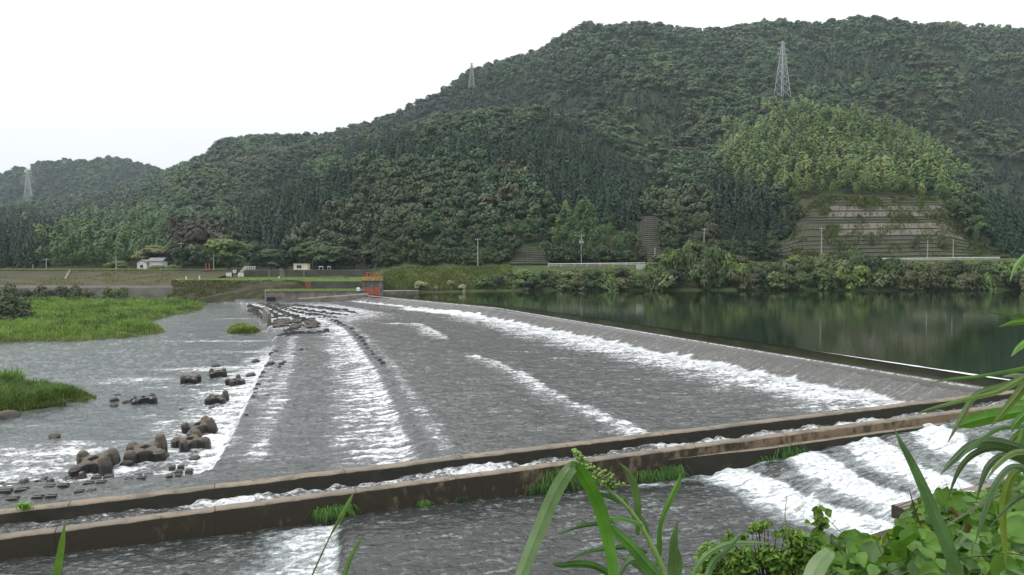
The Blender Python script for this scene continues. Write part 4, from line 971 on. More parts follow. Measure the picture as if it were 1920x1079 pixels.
# ---- the rest is one wood
def forest(name, idx, lod):
    outQ = []; outT = []
    for k in ('broad', 'cedar', 'bamboo'):
        nn, lf = {'n': {'broad': (480, .78), 'cedar': (360, .85), 'bamboo': (560, .60)}, 'm': {'broad': (290, .92), 'cedar': (170, 1.1), 'bamboo': (320, .75)}, 'f': {'broad': (160, 1.22), 'cedar': (90, 1.5), 'bamboo': (120, 1.2)}}[lod][k]
        protos = [SPEC[k](300 + v, nn, lf) for v in range(6)]
        ii = idx[kind[idx] == k]; vv = rt.integers(0, 6, len(ii))
        for v in range(6):
            q = ii[vv == v]
            if not len(q): continue
            a = rt.uniform(0, 2 * np.pi, len(q)); c, s_ = np.cos(a), np.sin(a); Q = protos[v].reshape(-1, 3)
            pts = np.empty((len(q), len(Q), 3), np.float32)
            wf = scl[q] * (1.22 if (lod != 'n' and k == 'broad') else 1.0)
            pts[..., 0] = (c[:, None] * Q[:, 0] - s_[:, None] * Q[:, 1]) * wf[:, None] + X[q][:, None]
            pts[..., 1] = (s_[:, None] * Q[:, 0] + c[:, None] * Q[:, 1]) * wf[:, None] + Y[q][:, None]
            pts[..., 2] = Q[:, 2] * (scl[q] * rt.uniform(.85, 1.2, len(q)))[:, None] + z[q][:, None] - .4
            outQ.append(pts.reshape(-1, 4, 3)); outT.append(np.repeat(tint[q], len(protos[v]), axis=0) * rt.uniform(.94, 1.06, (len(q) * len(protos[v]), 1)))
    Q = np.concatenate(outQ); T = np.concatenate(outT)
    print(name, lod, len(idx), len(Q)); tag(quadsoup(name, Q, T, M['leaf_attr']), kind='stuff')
rest = np.where(~used)[0]
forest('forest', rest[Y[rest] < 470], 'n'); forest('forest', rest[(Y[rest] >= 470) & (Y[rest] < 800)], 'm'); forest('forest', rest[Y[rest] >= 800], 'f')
# ------------------------------------------------------------------ left bank: revetment, terraces, levee wall
def XA(px, Y): return (px - 960) / F * Y
def extr(name, prof, xl, xr, mat, parent=None, n=2):
    """profile (Y,z) swept along X"""
    V = []; xs = np.linspace(xl, xr, n)
    for x in xs: V += [(x, y, zz) for y, zz in prof]
    k = len(prof); me = npmesh(name, np.array(V, float), gridfaces(n, k)[:, ::-1]); return link(name, me, mat, parent)
XR = XA(330, 214)
rv = empty('revetment', (0, 0, 0), 'long two-stage stone revetment below the levee on the left bank, bushes at its foot', 'embankment')
extr('upper_slope', [(263.2, 1), (262.6, 4.95), (225, 1.3)], -300, XA(345, 218), M['revet'], rv)
extr('ledge', [(225, 1.28), (218, .8)], -300, XR, M['conc_dark'], rv)
extr('lower_wall', [(218.0, .8), (215.5, -2.0), (215.0, -5)], -300, XR, M['conc_dark'], rv)
q = MB(); 
for pxx in (-40, 128): q.prism([(XA(pxx, 262), 262.3), (XA(pxx + 4, 262), 262.3), (XA(pxx - 4, 238), 238.0), (XA(pxx - 8, 238), 238.0)], 1.5, [5.2, 5.2, 2.85, 2.85])
q.build('stairway', M['conc'], rv)
lw = empty('levee_wall', (0, 262, 0), 'long dark mossy retaining wall running along the top of the levee', 'wall')
q = MB(); q.prism([(XA(-200, 262) * 1.0, 262), (XA(712, 262), 262), (XA(712, 262), 262.5), (XA(-200, 262), 262.5)], .5, 5.12); o = q.build('wall_body', M['conc_dark'], lw); o.location = (0, -262, 0)
q = MB(); q.prism([(XA(-200, 261.93), 261.93), (XA(712, 261.93), 261.93), (XA(712, 262.6), 262.6), (XA(-200, 262.6), 262.6)], 5.12, 5.26); o = q.build('coping', M['conc'], lw); o.location = (0, -262, 0)
q = MB()
for pxx in (505, 532, 570): q.box((XA(pxx, 261.8), 261.85, 3.9), (.7, .3, 2.2))
o = q.build('buttress', M['conc'], lw); o.location = (0, -262, 0)
tw = empty('terrace', (0, 0, 0), 'grass-topped terrace with mossy stone sides between levee wall and weir', 'embankment')
top = [(XA(330, 218), 218), (XA(500, 218), 218), (XA(560, 207), 207), (XA(717, 207), 207), (XA(717, 262), 262), (XA(330, 262), 262)]
q = MB(); q.prism(top, -4, 2.83); q.build('terrace_body', M['conc_dark'], tw)
q = MB(); q.add([(XA(330, 218), 217.9, 2.8), (XA(500, 218), 217.9, 2.8), (XA(560, 207), 206.9, 2.78), (XA(590, 207), 206.8, .6), (XA(505, 197), 197, -2.5), (XA(322, 197), 197, -2.5), (XA(318, 215), 215, -1)],
               [(0, 5, 4, 3, 2, 1), (0, 6, 5)]); q.build('mossy_slope', M['mossy'], tw)
def sheet(name, poly, z, mat):
    me = bpy.data.meshes.new(name); me.from_pydata([(x, y, z) for x, y in poly], [], [tuple(range(len(poly)))]); me.update()
    bm = bmesh.new(); bm.from_mesh(me); bmesh.ops.triangulate(bm, faces=bm.faces); bm.to_mesh(me); bm.free(); return tag(link(name, me, mat), kind='structure')
sheet('lawn', top, 2.85, M['lawn'])
qw = empty('quay', (0, 0, 0), 'low concrete quay wall topped with grass at the far end of the weir', 'wall')
tq = [(XA(498, 189), 189), (XA(684, 190.5), 190.5), (XA(704, 207), 207), (XA(495, 207), 207)]
q = MB(); q.prism(tq, -4, .74); q.build('quay_body', M['conc'], qw)
q = MB(); q.prism([(XA(497, 188.9), 188.9), (XA(684, 190.4), 190.4), (XA(684, 190.9), 190.9), (XA(497, 189.5), 189.5)], .742, .90); q.build('coping', M['conc_dark'], qw)
q = MB(); q.prism([(XA(560, 188), 188.0), (XA(690, 188), 188.0), (XA(690, 189), 190.2), (XA(560, 189), 189.6)], -3, [-.9, .3, .5, -.7]); q.build('ramp', M['conc'], qw)
q = MB(); q.box((XA(507, 188.6), 188.75, -.95), (1.8, .5, 1.0)); q.build('culvert_opening', M['dark'], qw)
sheet('lawn', [(a * .995, b_ + .9) for a, b_ in tq[:2]] + tq[2:], .93, M['lawn'])
# grass on levee top, lawns and mossy slope
def scatter_blades(name, pts, h, wd, g0, g1, seed, dry=.08):
    r = np.random.default_rng(seed); m = len(pts); tt = r.random((m, 1)); tint = np.array(g0) * (1 - tt) + np.array(g1) * tt
    dk = r.random((m, 1)) < dry; tint = np.where(dk, np.array([.17, .14, .07]), tint)
    Q, tn = blades(pts, h * r.uniform(.5, 1.4, m), np.full(m, wd) * r.uniform(.6, 1.4, m), r.uniform(.1, .8, m), tint, r)
    return tag(quadsoup(name, Q, tn, M['grass_attr']), kind='stuff')
r = np.random.default_rng(3)
m = 7000; xx = r.uniform(-240, XA(330, 262), m); scatter_blades('grass', np.stack([xx, r.uniform(262.7, 266, m), np.full(m, 5.0)], 1), .65, .14, (.12, .17, .04), (.2, .22, .07), 31)
m = 5000; pxx = r.uniform(335, 700, m); yy = r.uniform(208, 261, m); k = ~((pxx < 560) & (yy < 218)); scatter_blades('grass', np.stack([XA(pxx, yy), yy, np.full(m, 2.83)], 1)[k], .22, .14, (.11, .17, .045), (.16, .21, .06), 32)
m = 1800; pxx = r.uniform(505, 690, m); yy = r.uniform(191, 206, m); scatter_blades('grass', np.stack([XA(pxx, yy), yy, np.full(m, .92)], 1), .22, .14, (.12, .17, .05), (.18, .22, .07), 33)
m = 26000; pxx = r.uniform(322, 575, m); v = r.random(m); yy = 197 + 20.8 * v; zz = -2.4 + 5.1 * v; k = (fbm(pxx / 20, v * 6, 4, 8) > .40) & (pxx < 512 + 60 * v)
scatter_blades('ivy', np.stack([XA(pxx, yy), yy - .1, zz], 1)[k], .36, .26, (.026, .036, .013), (.085, .10, .034), 34, .22)
m = 9000; u_ = r.random(m); v = r.random(m); a0 = np.stack([XA(505 - 5 * v, 197 + 21 * v), 197 + 21 * v, -2.5 + 5.3 * v], 1); a1 = np.stack([XA(590 - 30 * v, 207 + 0 * v), 207 - .1 + 0 * v, .6 + 2.2 * v], 1); pp_ = a0 * (1 - u_[:, None]) + a1 * u_[:, None]
scatter_blades('ivy', pp_[fbm(u_ * 5, v * 4, 3, 12) > .42], .36, .26, (.05, .07, .022), (.10, .125, .04), 36, .15)
m = 9000; xx = r.uniform(-210, XA(330, 240), m); v = r.random(m); yy = 225 + 37 * v; zz = 1.3 + 3.6 * v; pv = 960 + F * xx / yy; k = (fbm(xx / 9, v * 3, 3, 18) > .47) & ((pv > 128) | (v < .5))
scatter_blades('grass', np.stack([xx, yy, zz], 1)[k], .4, .22, (.09, .10, .035), (.16, .16, .06), 35, .2)
# vegetation of the natural bank right of the gate
m = 16000; pxx = r.uniform(718, 960, m); Y0 = np.interp(pxx, [715, 760, 820, 900, 1000], [209, 207, 207, 214, 220]); v = r.random(m); yy = Y0 + .8 + v * 25; zz = terr(pxx, yy)
k = (zz > .3); g = fbm(pxx / 22, v * 3, 3, 28)[:, None]
Q, tn = blades(np.stack([XA(pxx, yy), yy, zz], 1)[k], r.uniform(.35, 1.0, m)[k], r.uniform(.15, .35, m)[k], r.uniform(.2, .9, m)[k], (np.array([.055, .075, .025]) * (1 - g) + np.array([.14, .17, .05]) * g * r.uniform(.6, 1.2, (m, 1)))[k], r)
tag(quadsoup('grass', Q, tn, M['grass_attr']), kind='stuff')

# ------------------------------------------------------------------ sluice gate
def boxes(name, lst, mat, parent, bevel=.0):
    q = MB()
    for c, d in lst: q.box(c, d)
    return q.build(name, mat, parent, bevel)
gx = XA(699, 192); sg = empty('sluice_gate', (gx, 192, 0), 'twin sluice gate, red below with orange lifting frames above, beyond the weir', 'sluice gate')
boxes('pier', [((-2.0, 0, .6), (.55, 2.2, 5.2))], M['conc'], sg, .04); boxes('pier', [((0, 0, .6), (.45, 2.2, 5.2))], M['conc'], sg, .04); boxes('pier', [((2.0, 0, .6), (.55, 2.2, 5.2))], M['conc'], sg, .04)
boxes('deck', [((0, 0, 3.32), (5.2, 2.5, .22))], M['conc_dark'], sg, .03)
for x in (-1.0, 1.0):
    o = boxes('gate_leaf', [((x, -.9, .75), (1.42, .16, 2.0)), ((x, -1.0, .2), (1.4, .1, .16)), ((x, -1.0, .9), (1.4, .1, .16)), ((x, -1.0, 1.6), (1.4, .1, .16))], M['redgate'], sg)
    boxes('breast_wall', [((x, -.8, 2.5), (1.5, .2, 1.44))], M['panel'], sg)
    fr = boxes('lifting_frame', [((x - .5, 0, 4.4), (.15, .15, 1.95)), ((x + .5, 0, 4.4), (.15, .15, 1.95)), ((x, 0, 5.35), (1.25, .17, .17)), ((x - .5, 1, 4.4), (.12, .12, 1.95)), ((x + .5, 1, 4.4), (.12, .12, 1.95)), ((x, 1, 5.33), (1.22, .13, .13)), ((x, 0, 3.7), (.24, .3, .5))], M['orange'], sg)
boxes('handrail', [((0, -1.1, 4.25), (4.9, .10, .14)), ((0, -1.1, 3.8), (4.9, .05, .06))] + [((k * 1.2, -1.1, 3.85), (.08, .08, .9)) for k in (-2, -1, 0, 1, 2)], simple('yellow_rail', (.55, .27, .03), .6, .15), sg)
q = MB(); q.tube([(-3.3, -1, .95), (-3.3, -1, 1.5), (-3.1, -1, 1.75)], [.5, .55, .2], 8); o = q.build('tarp_bundle', M['white']); o.location = (gx, 192, 0)
tag(o, 'white covered bundle on the quay just left of the sluice gate', 'bundle')
# stone edge right of the gate
q = MB(); q.prism([(XA(716, 200), 200), (XA(785, 204), 204), (XA(785, 207), 207.5), (XA(716, 205), 207)], -2, .55); tag(q.build('stone_edging', M['conc'], None, .05), 'low concrete edging along the pool right of the sluice gate', 'edging')
# orange hoist on the terrace and small marker posts, signs
def at(px, Y, zz): return (XA(px, Y), Y, zz)
e = empty('hoist_frame', at(577, 205.5, .93), 'small orange steel hoist frame standing against the mossy terrace wall', 'hoist')
boxes('hoist_post', [((-.5, 0, .9), (.16, .16, 1.8))], M['orange'], e); boxes('hoist_post', [((.5, 0, .9), (.16, .16, 1.8))], M['orange'], e)
boxes('crossbar', [((0, 0, 1.75), (1.2, .18, .16)), ((0, 0, 1.0), (.9, .1, .12)), ((0, 0, .5), (.3, .2, 1.0))], M['orange'], e)
e = empty('gate_lift', at(389, 262, 0), 'pair of rusty orange gate posts rising from a dark stone block on the levee wall', 'gate hoist')
boxes('lift_post', [((-.55, .25, 6.3), (.28, .28, 2.1))], M['orange'], e); boxes('lift_post', [((.55, .25, 6.3), (.28, .28, 2.1))], M['orange'], e)
boxes('stone_block', [((0, -1.2, 3.9), (2.7, 1.6, 2.2)), ((.2, -2.1, 3.3), (1.7, .5, 1.0))], M['conc_dark'], e, .05)
txt = simple('sign_print', (.08, .08, .1), .8, .1)
def board(px, Y, w_, h_, zb, lab, marks, big=False):
    e = empty('sign_board', at(px, Y, 2.83), lab, 'sign')
    boxes('panel', [((0, 0, zb + h_ / 2), (w_, .06, h_))], M['white'], e); 
    boxes('sign_leg', [((-w_ * .35, .05, zb / 2), (.08, .08, zb))], M['white'], e); boxes('sign_leg', [((w_ * .35, .05, zb / 2), (.08, .08, zb))], M['white'], e)
    boxes('lettering', [((x * w_, -.035, zb + y * h_), (dx * w_, .02, dy * h_)) for x, y, dx, dy in marks], txt, e)
board(429, 250, 1.7, 1.15, .45, 'white notice board on the lawn, left of the white stair railing', [(0, .72, .6, .05), (-.05, .5, .7, .05), (0, .28, .65, .05)])
board(451.5, 250, 1.75, 1.1, .45, 'white notice board on the lawn, at the foot of the white stair railing', [(0, .75, .7, .05), (0, .52, .62, .05), (-.06, .3, .6, .05)])
e = empty('warning_sign', at(440, 254, 2.83), 'square white warning sign with a dark pictogram, on a grey cabinet beside the stair railing', 'sign')
boxes('cabinet', [((0, 0, .55), (1.15, .5, 1.0))], M['conc'], e, .02); boxes('sign_leg', [((0, .1, 1.3), (.1, .1, .6))], M['white'], e); boxes('panel', [((0, 0, 2.0), (1.05, .06, 1.0))], M['white'], e)
boxes('pictogram', [((-.05, -.035, 2.12), (.42, .02, .16)), ((.12, -.035, 1.93), (.3, .02, .18)), ((0, -.035, 1.7), (.6, .02, .06))], txt, e)
for px_, Y_, hh, lab in ((349, 222, 1.0, 'short white marker post at the left end of the lawn'), (374, 224, 1.2, 'white marker post on the lawn below the orange gate posts'), (407, 250, .9, 'stubby white marker post on the lawn right of the orange gate posts'), (523, 240, .7, 'tiny white marker post alone on the lawn below the stone monument')):
    q = MB(); q.tube([(0, 0, 0), (0, 0, hh * .9), (0, 0, hh)], [.17, .16, .08], 8); o = q.build('marker_post', M['white']); o.location = at(px_, Y_, 2.83); tag(o, lab, 'post', 'white marker posts on the lawn')
e = empty('stone_monument', at(527, 258, 2.83), 'upright grey stone monument against the levee wall', 'monument')
boxes('base', [((0, 0, .25), (1.6, 1.0, .5))], M['conc'], e, .04); boxes('slab', [((0, 0, 1.75), (.95, .4, 2.5))], M['conc'], e, .08)
# white stairs up the levee wall
e = empty('staircase', at(446, 258, 2.83), 'steel stairs with white railing climbing the levee wall', 'stairs')
dx = XA(462, 260) - XA(446, 258)
q = MB()
for k in range(12): q.box((dx * (k + .5) / 12, .6, 2.3 * (k + 1) / 12), (.3, 1.1, .06))
q.build('steps', M['conc'], e)
def rail(y): 
    q = MB()
    for hz in (1.0, .55): q.bar((0, y, hz), (dx, y, 2.4 + hz), .06, 5)
    for k in range(6): q.bar((dx * k / 5, y, 2.4 * k / 5), (dx * k / 5, y, 2.4 * k / 5 + 1.0), .055, 5)
    return q
rail(0).build('handrail', M['white'], e); rail(1.2).build('handrail', M['white'], e)
q = MB(); L3 = 3.4
for hz in (3.45, 2.95): q.bar((dx, 0, hz), (dx + L3, 0, hz), .07, 5); q.bar((dx, 1.2, hz), (dx + L3, 1.2, hz), .07, 5)
for k in range(6): q.bar((dx + L3 * k / 5, 0, 2.3), (dx + L3 * k / 5, 0, 3.45), .06, 5)
q.build('landing_rail', M['white'], e); boxes('landing', [((dx + L3 / 2, .6, 2.32), (L3, 1.3, .12))], M['conc'], e)
# pump house, white frame, house
e = empty('pump_house', at(564, 268, 4.95), 'small flat-roofed cream building with one dark window behind the levee wall', 'building')
boxes('wall', [((0, 1.5, 1.0), (4.8, 3, 2.2))], M['cream'], e); boxes('roof', [((0, 1.5, 2.2), (5.2, 3.4, .2))], M['conc_pale'], e, .02)
w_ = boxes('window', [((-.55, -.02, 1.25), (1.5, .08, .95))], M['dark'], e); boxes('window_frame', [((-.55, -.07, 1.76), (1.66, .06, .08)), ((-.55, -.07, .74), (1.66, .06, .08)), ((-1.34, -.07, 1.25), (.08, .06, .95)), ((.24, -.07, 1.25), (.08, .06, .95)), ((-.55, -.07, 1.25), (.06, .06, .95))], M['conc_pale'], w_)
for px_, wd, lab in ((602, 1.2, 'small white pipe frame on the levee right of the cream building'), (617, .8, 'smaller white pipe frame farther right on the levee')):
    q = MB(); q.bar((-wd / 2, 0, 0), (-wd / 2, 0, 1.3), .07); q.bar((wd / 2, 0, 0), (wd / 2, 0, 1.3), .07); q.box((0, 0, 1.3), (wd * 1.25, .3, .22)); o = q.build('pipe_frame', M['white']); o.location = at(px_, 266, 5.0); tag(o, lab, 'frame')
def gable(parent, x0, x1, y0, y1, ze, zr, axis='x', ov=.5):
    q = MB(); ym = (y0 + y1) / 2; xm = (x0 + x1) / 2; th = .16
    if axis == 'x':
        for s in (0, 1):
            ya = (y0 - ov) if s == 0 else (y1 + ov)
            q.add([(x0 - ov, ya, ze), (x1 + ov, ya, ze), (x1 + ov, ym, zr), (x0 - ov, ym, zr), (x0 - ov, ya, ze + th), (x1 + ov, ya, ze + th), (x1 + ov, ym, zr + th), (x0 - ov, ym, zr + th)], [(0, 1, 2, 3), (4, 7, 6, 5), (0, 4, 5, 1), (2, 6, 7, 3), (0, 3, 7, 4), (1, 5, 6, 2)])
    else:
        for s in (0, 1):
            xa = (x0 - ov) if s == 0 else (x1 + ov)
            q.add([(xa, y0 - ov, ze), (xa, y1 + ov, ze), (xm, y1 + ov, zr), (xm, y0 - ov, zr), (xa, y0 - ov, ze + th), (xa, y1 + ov, ze + th), (xm, y1 + ov, zr + th), (xm, y0 - ov, zr + th)], [(0, 1, 2, 3), (4, 7, 6, 5), (0, 4, 5, 1), (2, 6, 7, 3), (0, 3, 7, 4), (1, 5, 6, 2)])
    return q.build('roof', M['roof'], parent)
e = empty('house', at(280, 276, 5.0), 'white-walled house with grey tiled roofs among bushes behind the levee', 'house')
q = MB(); q.box((-2.6, 2.5, 1.3), (3.2, 5, 2.6)); q.add([(-4.2, 0, 2.6), (-1.0, 0, 2.6), (-2.6, 0, 3.5), (-4.2, 5, 2.6), (-1, 5, 2.6), (-2.6, 5, 3.5)], [(0, 1, 2), (3, 5, 4)]); q.build('wall', M['white'], e)
q = MB(); q.box((1.6, 3.5, 1.5), (4.6, 4.4, 3.0)); q.build('wall', M['white'], e)
gable(e, -4.2, -1.0, 0, 5, 2.45, 3.55, 'y', .35); gable(e, -.7, 3.9, 1.3, 5.7, 2.95, 4.15, 'x', .45)
q = MB(); q.box((-2.6, -.03, 1.3), (1.0, .06, 1.0)); q.build('window', M['dark'], e)

# ------------------------------------------------------------------ shrubs and trees along the banks
def sh(px, Y, ztop, wpx, tintc, label, group, v, z0=None, kind='bush', nl=700, leaf=.5):
    zb = float(terr(np.array([px]), np.array([Y]))[0]) if z0 is None else z0
    h = ztop - zb
    if h < 2.3: zb -= 2.3 - h; h = 2.3
    R_ = wpx * Y / F / 2
    e = tree(kind, (XA(px, Y), Y, zb - .25), 1.0, tintc, label, group, v, nl, leaf)
    if kind == 'bush': e.scale = (R_ / 3.6, R_ / 3.6, h / 4.1)
    else: e.scale = (R_ / 3.7, R_ / 3.7, h / 8.2)
    return e
rb = np.random.default_rng(19)
topy = lambda p_: np.interp(p_, [930, 955, 1000, 1060, 1130, 1195, 1200, 1216, 1222, 1250, 1290, 1330, 1365, 1400, 1450, 1500, 1560, 1605, 1640, 1658, 1672, 1695, 1715, 1800, 1860, 1900, 1960], [512, 504, 503, 502, 500, 500, 516, 514, 485, 470, 454, 452, 468, 486, 482, 478, 472, 463, 474, 482, 480, 481, 487, 485, 486, 482, 482])
GR = [(.060, .095, .030), (.075, .115, .035), (.035, .060, .024), (.10, .125, .050), (.075, .088, .040), (.105, .155, .04)]
zone = lambda p_: ('below the white guardrail' if p_ < 1215 else 'under the tall trees left of the big gridded slope' if p_ < 1450 else 'below the big gridded slope' if p_ < 1700 else 'at the right end of the far shore')
i = 0
for row, (Y0, step, frac, wd) in enumerate(((221.5, 25, .60, 48), (228, 23, .92, 46), (236, 21, 1.0, 44))):
    p_ = 925 + row * 9
    while p_ < 1960:
        pp = p_ + rb.uniform(-7, 7); ty = topy(pp)
        if not (1188 < pp < 1222 and row == 2):
            Yy = Y0 + rb.uniform(-1.2, 1.2); zs = 0.3 + (zat(ty, Yy) - .3) * frac * rb.uniform(.88, 1.08) if row < 2 else zat(ty + rb.uniform(-1, 5), Yy)
            c = GR[int(rb.integers(0, 6))]; c = tuple(np.array(c) * rb.uniform(.6, 1.35))
            kd = 'broad' if (1230 < pp < 1400 and row == 2) else 'bush'
            what = ('leaning water-edge shrub ', 'rounded green shrub ', 'bushy green roadside shrub ')[row] + zone(pp)
            sh(pp, Yy, zs, wd * rb.uniform(.85, 1.35), c, what, 'far shore: ' + what, i % 4, None if row else .1, kd, 620, .46 if kd == 'bush' else .6); i += 1
        p_ += step * rb.uniform(.8, 1.2)
# flowering and plain bushes on the natural bank beside the gate
for px_, Y_, ty, wd, c, lab in ((790, 209, 523, 34, (.30, .31, .20), 'white-flowering bush hanging over the water, nearest the gate'), (846, 214, 522, 20, (.26, .27, .17), 'small white-flowering bush halfway up the levee slope'), (866, 212, 530, 26, (.28, .29, .19), 'white-flowering bush low on the levee slope'), (815, 209, 533, 22, (.17, .18, .10), 'pale straggling bush beside the white-flowering one'),
                                (905, 217, 512, 46, (.075, .13, .035), 'bright green bush at the foot of the levee slope'), (930, 219, 510, 40, (.05, .08, .03), 'dark green bush closing the levee slope on the right'), (745, 226, 512, 44, (.10, .17, .045), 'low bright green mound of creeper behind the sluice gate'), (880, 221, 518, 30, (.06, .09, .03), 'dark small bush on the levee slope'), (812, 225, 512, 30, (.09, .11, .05), 'olive bush high on the levee slope'), (838, 230, 507, 30, (.07, .10, .035), 'dull green bush under the levee crest')):
    sh(px_, Y_, zat(ty, Y_), wd, c, lab, None, int(px_) % 4, nl=620, leaf=.34)
# dark undergrowth along the hill foot behind the road
p_ = 722.
while p_ < 1450:
    if not (1200 < p_ < 1250 or 962 < p_ < 1028):
        Yy = 260.5 + rb.uniform(-1, 2.5); c = tuple(np.array((.036, .056, .022)) * rb.uniform(.7, 1.4)); zb_ = float(terr(np.array([p_]), np.array([Yy]))[0])
        lab = 'dark bush at the hill foot behind the road, ' + ('left of the centre pole' if p_ < 890 else 'left of the narrow gridded slope' if p_ < 1200 else 'between the gridded slopes')
        lab = lab.replace('in the undergrowth ', '')
        sh(p_, Yy, zb_ + rb.uniform(2.6, 5.2), rb.uniform(30, 48), c, lab, 'undergrowth: ' + lab, int(p_) % 4, None, 'bush', 420, .55)
    p_ += rb.uniform(13, 22)
# bushes along the left revetment
for k, (px_, ty, wd, c) in enumerate(((-30, 523, 60, 0), (18, 527, 50, 1), (52, 540, 40, 0), (82, 533, 44, 1), (112, 536, 40, 0), (140, 533, 46, 0), (165, 540, 34, 1), (205, 537, 34, 2), (228, 538, 36, 2), (190, 553, 30, 2), (262, 560, 36, 2), (300, 562, 40, 1), (325, 545, 34, 2), (40, 556, 46, 1), (100, 556, 46, 1), (335, 560, 30, 1), (372, 564, 30, 1))):
    c = ((.045, .06, .028), (.07, .085, .035), (.10, .13, .045))[c]
    lab = ('dark' if c[0] < .05 else 'olive' if c[0] < .08 else 'light green') + ' bush at the foot of the left revetment' + (' near the frame edge' if px_ < 60 else ' in the middle stretch' if px_ < 180 else ' towards the mossy terrace')
    sh(px_, 212 + (k % 3), zat(ty, 212), wd, c, lab, 'revetment bushes: ' + lab, k % 4, -2.2, 'bush', 620, .42)
sh(6, 128, zat(548, 128), 130, (.045, .062, .026), 'large dark rounded bush on the grassy sandbar at the left edge', None, 1, Z_RIV + .3, 'bush', 3400, .30)
# trees and bushes just behind the levee wall
for px_, ty, wd, Y_, c, lab, kd, lf, zz in ((430, 446, 92, 272, (.085, .135, .036), 'spreading light green tree with flat crown behind the levee wall', 'broad', .55, 4.9), (283, 462, 62, 292, (.14, .145, .055), 'yellowish tree rising behind the house', 'broad', .6, 6), (220, 489, 60, 274, (.10, .15, .045), 'low light green bush left of the house', 'bush', .4, 5),
                                   (325, 495, 50, 270, (.09, .14, .04), 'low green bush right of the house', 'bush', .4, 5), (300, 497, 60, 271, (.11, .155, .05), 'low pale green bush in front of the house', 'bush', .4, 5), (508, 470, 58, 276, (.045, .07, .035), 'dark round tree right of the stairs', 'broad', .6, 5), (575, 455, 66, 284, (.05, .08, .03), 'green tree arching over the cream building', 'broad', .6, 6), (365, 422, 66, 300, (.040, .036, .022), 'wide reddish-brown tree left of the spreading light green tree', 'broad', .8, 7),
                                   (605, 455, 60, 280, (.055, .085, .032), 'green tree right of the cream building', 'broad', .6, 6), (640, 465, 60, 278, (.05, .08, .03), 'bushy green tree behind the levee wall, left of the sluice gate', 'broad', .6, 6), (700, 470, 60, 280, (.04, .066, .028), 'dark green tree straight above the sluice gate', 'broad', .6, 6), (610, 516, 60, 250, (.085, .14, .05), 'low creeper mound on the lawn below the cream building', 'bush', .4, 2.9), (640, 517, 60, 250, (.075, .12, .045), 'low creeper mound on the lawn left of the gate', 'bush', .4, 2.9)):
    sh(px_, Y_, zat(ty, Y_), wd, c, lab, None, int(px_) % 4, zz, kd, 1500, lf)

# ------------------------------------------------------------------ gridded slopes
def slope_patch(name, fl, fr, Y0, Y1, label, cat, zones, rowsv, ncol, anchors=(), nr=46, vert=True, off=.55):
    e = empty(name, tuple(G3((fl(0) + fr(0)) / 2, Y0)), label, cat); o0 = np.array(e.location)
    v = np.linspace(0, 1, nr); u = np.linspace(0, 1, 60); U, Vv = np.meshgrid(u, v)
    pxv = np.array([fl(a) for a in v])[:, None] * (1 - U) + np.array([fr(a) for a in v])[:, None] * U; Yv = Y0 + (Y1 - Y0) * Vv
    def pt(a, uu, d): 
        p_ = fl(a) * (1 - uu) + fr(a) * uu; y = Y0 + (Y1 - Y0) * a; q_ = G3(p_, y); return (q_[0] - o0[0], q_[1] - o0[1] - d * .7, q_[2] - o0[2] + d * .7)
    Z = terr(pxv, Yv); me = npmesh('slope_face', np.stack([XA(pxv, Yv) - o0[0], Yv - off * .7 - o0[1], Z + off * .7 - o0[2]], -1), gridfaces(nr, 60))
    link('slope_face', me, [M['panel_dark'], M['panel'], M['bankgrass']], e)
    cu = (np.arange(59) + .5) / 59; cv = (np.arange(nr - 1) + .5) / (nr - 1); CU, CV = np.meshgrid(cu, cv); mi = np.zeros(CU.shape, int)
    for a, b_, ua, ub, k in zones:
        jit = .03 * (fbm(CU * 9, CV * 9, 3, 4) - .5) * 2
        mi[(CV + jit > a) & (CV + jit < b_) & (CU + jit * 2 > ua) & (CU + jit * 2 < ub)] = k
    me.polygons.foreach_set('material_index', mi.ravel().astype(np.int32))
    for a in rowsv:
        q = MB(); pts = [pt(a, uu, off + .12) for uu in np.linspace(0, 1, 14)]; q.tube(pts, .24, 4); q.build('beam', M['beam'], e)
    if vert:
        for uu in np.linspace(0, 1, ncol):
            q = MB(); q.tube([pt(a, uu, off + .05) for a in np.linspace(0, 1, 12)], .15, 4); q.build('beam', M['beam'], e)
    for a, u0, u1, k in anchors:
        for uu in np.linspace(u0, u1, k):
            p_ = pt(a, uu, off + .2); q = MB(); q.box(p_, (.44, .3, .40)); q.build('anchor_head', M['conc'], e)
    return e
mainL = lambda a: 1444 + 84 * a; mainR = lambda a: 1896 - 138 * a
es = slope_patch('retaining_slope', mainL, mainR, 258.6, 287.5, 'big stepped retaining slope of concrete grids and pale anchored panels above the far shore', 'retaining slope',
            [(.36, .55, .26, .9, 1), (.64, .84, .18, .88, 1), (.84, 1.1, .3, 1.1, 2), (.0, 1.1, .9, 1.1, 2), (.55, .64, .5, .9, 2)], [.04, .10, .16, .22, .28, .345, .45, .555, .595, .64, .74, .84, .88, .93], 0, anchors=((.40, .26, .86, 16), (.50, .30, .80, 14), (.69, .2, .8, 17), (.79, .24, .84, 16), (.90, .1, .45, 7), (.965, .06, .7, 12)), vert=False)
o0 = np.array(es.location)
for uu, a0, a1 in [(x, 0.0, .9 - x) for x in np.linspace(.01, .22, 8)] + [(x, .36, .55) for x in np.linspace(.3, .9, 12)] + [(x, .64, .84) for x in np.linspace(.22, .88, 14)]:
    q = MB(); pts = []
    for a in np.linspace(a0, a1, 6):
        p_ = mainL(a) * (1 - uu) + mainR(a) * uu; g_ = G3(p_, 258.6 + 28.9 * a); pts.append((g_[0] - o0[0], g_[1] - o0[1] - .44, g_[2] - o0[2] + .44))
    q.tube(pts, .13, 4); q.build('beam', M['beam'], es)
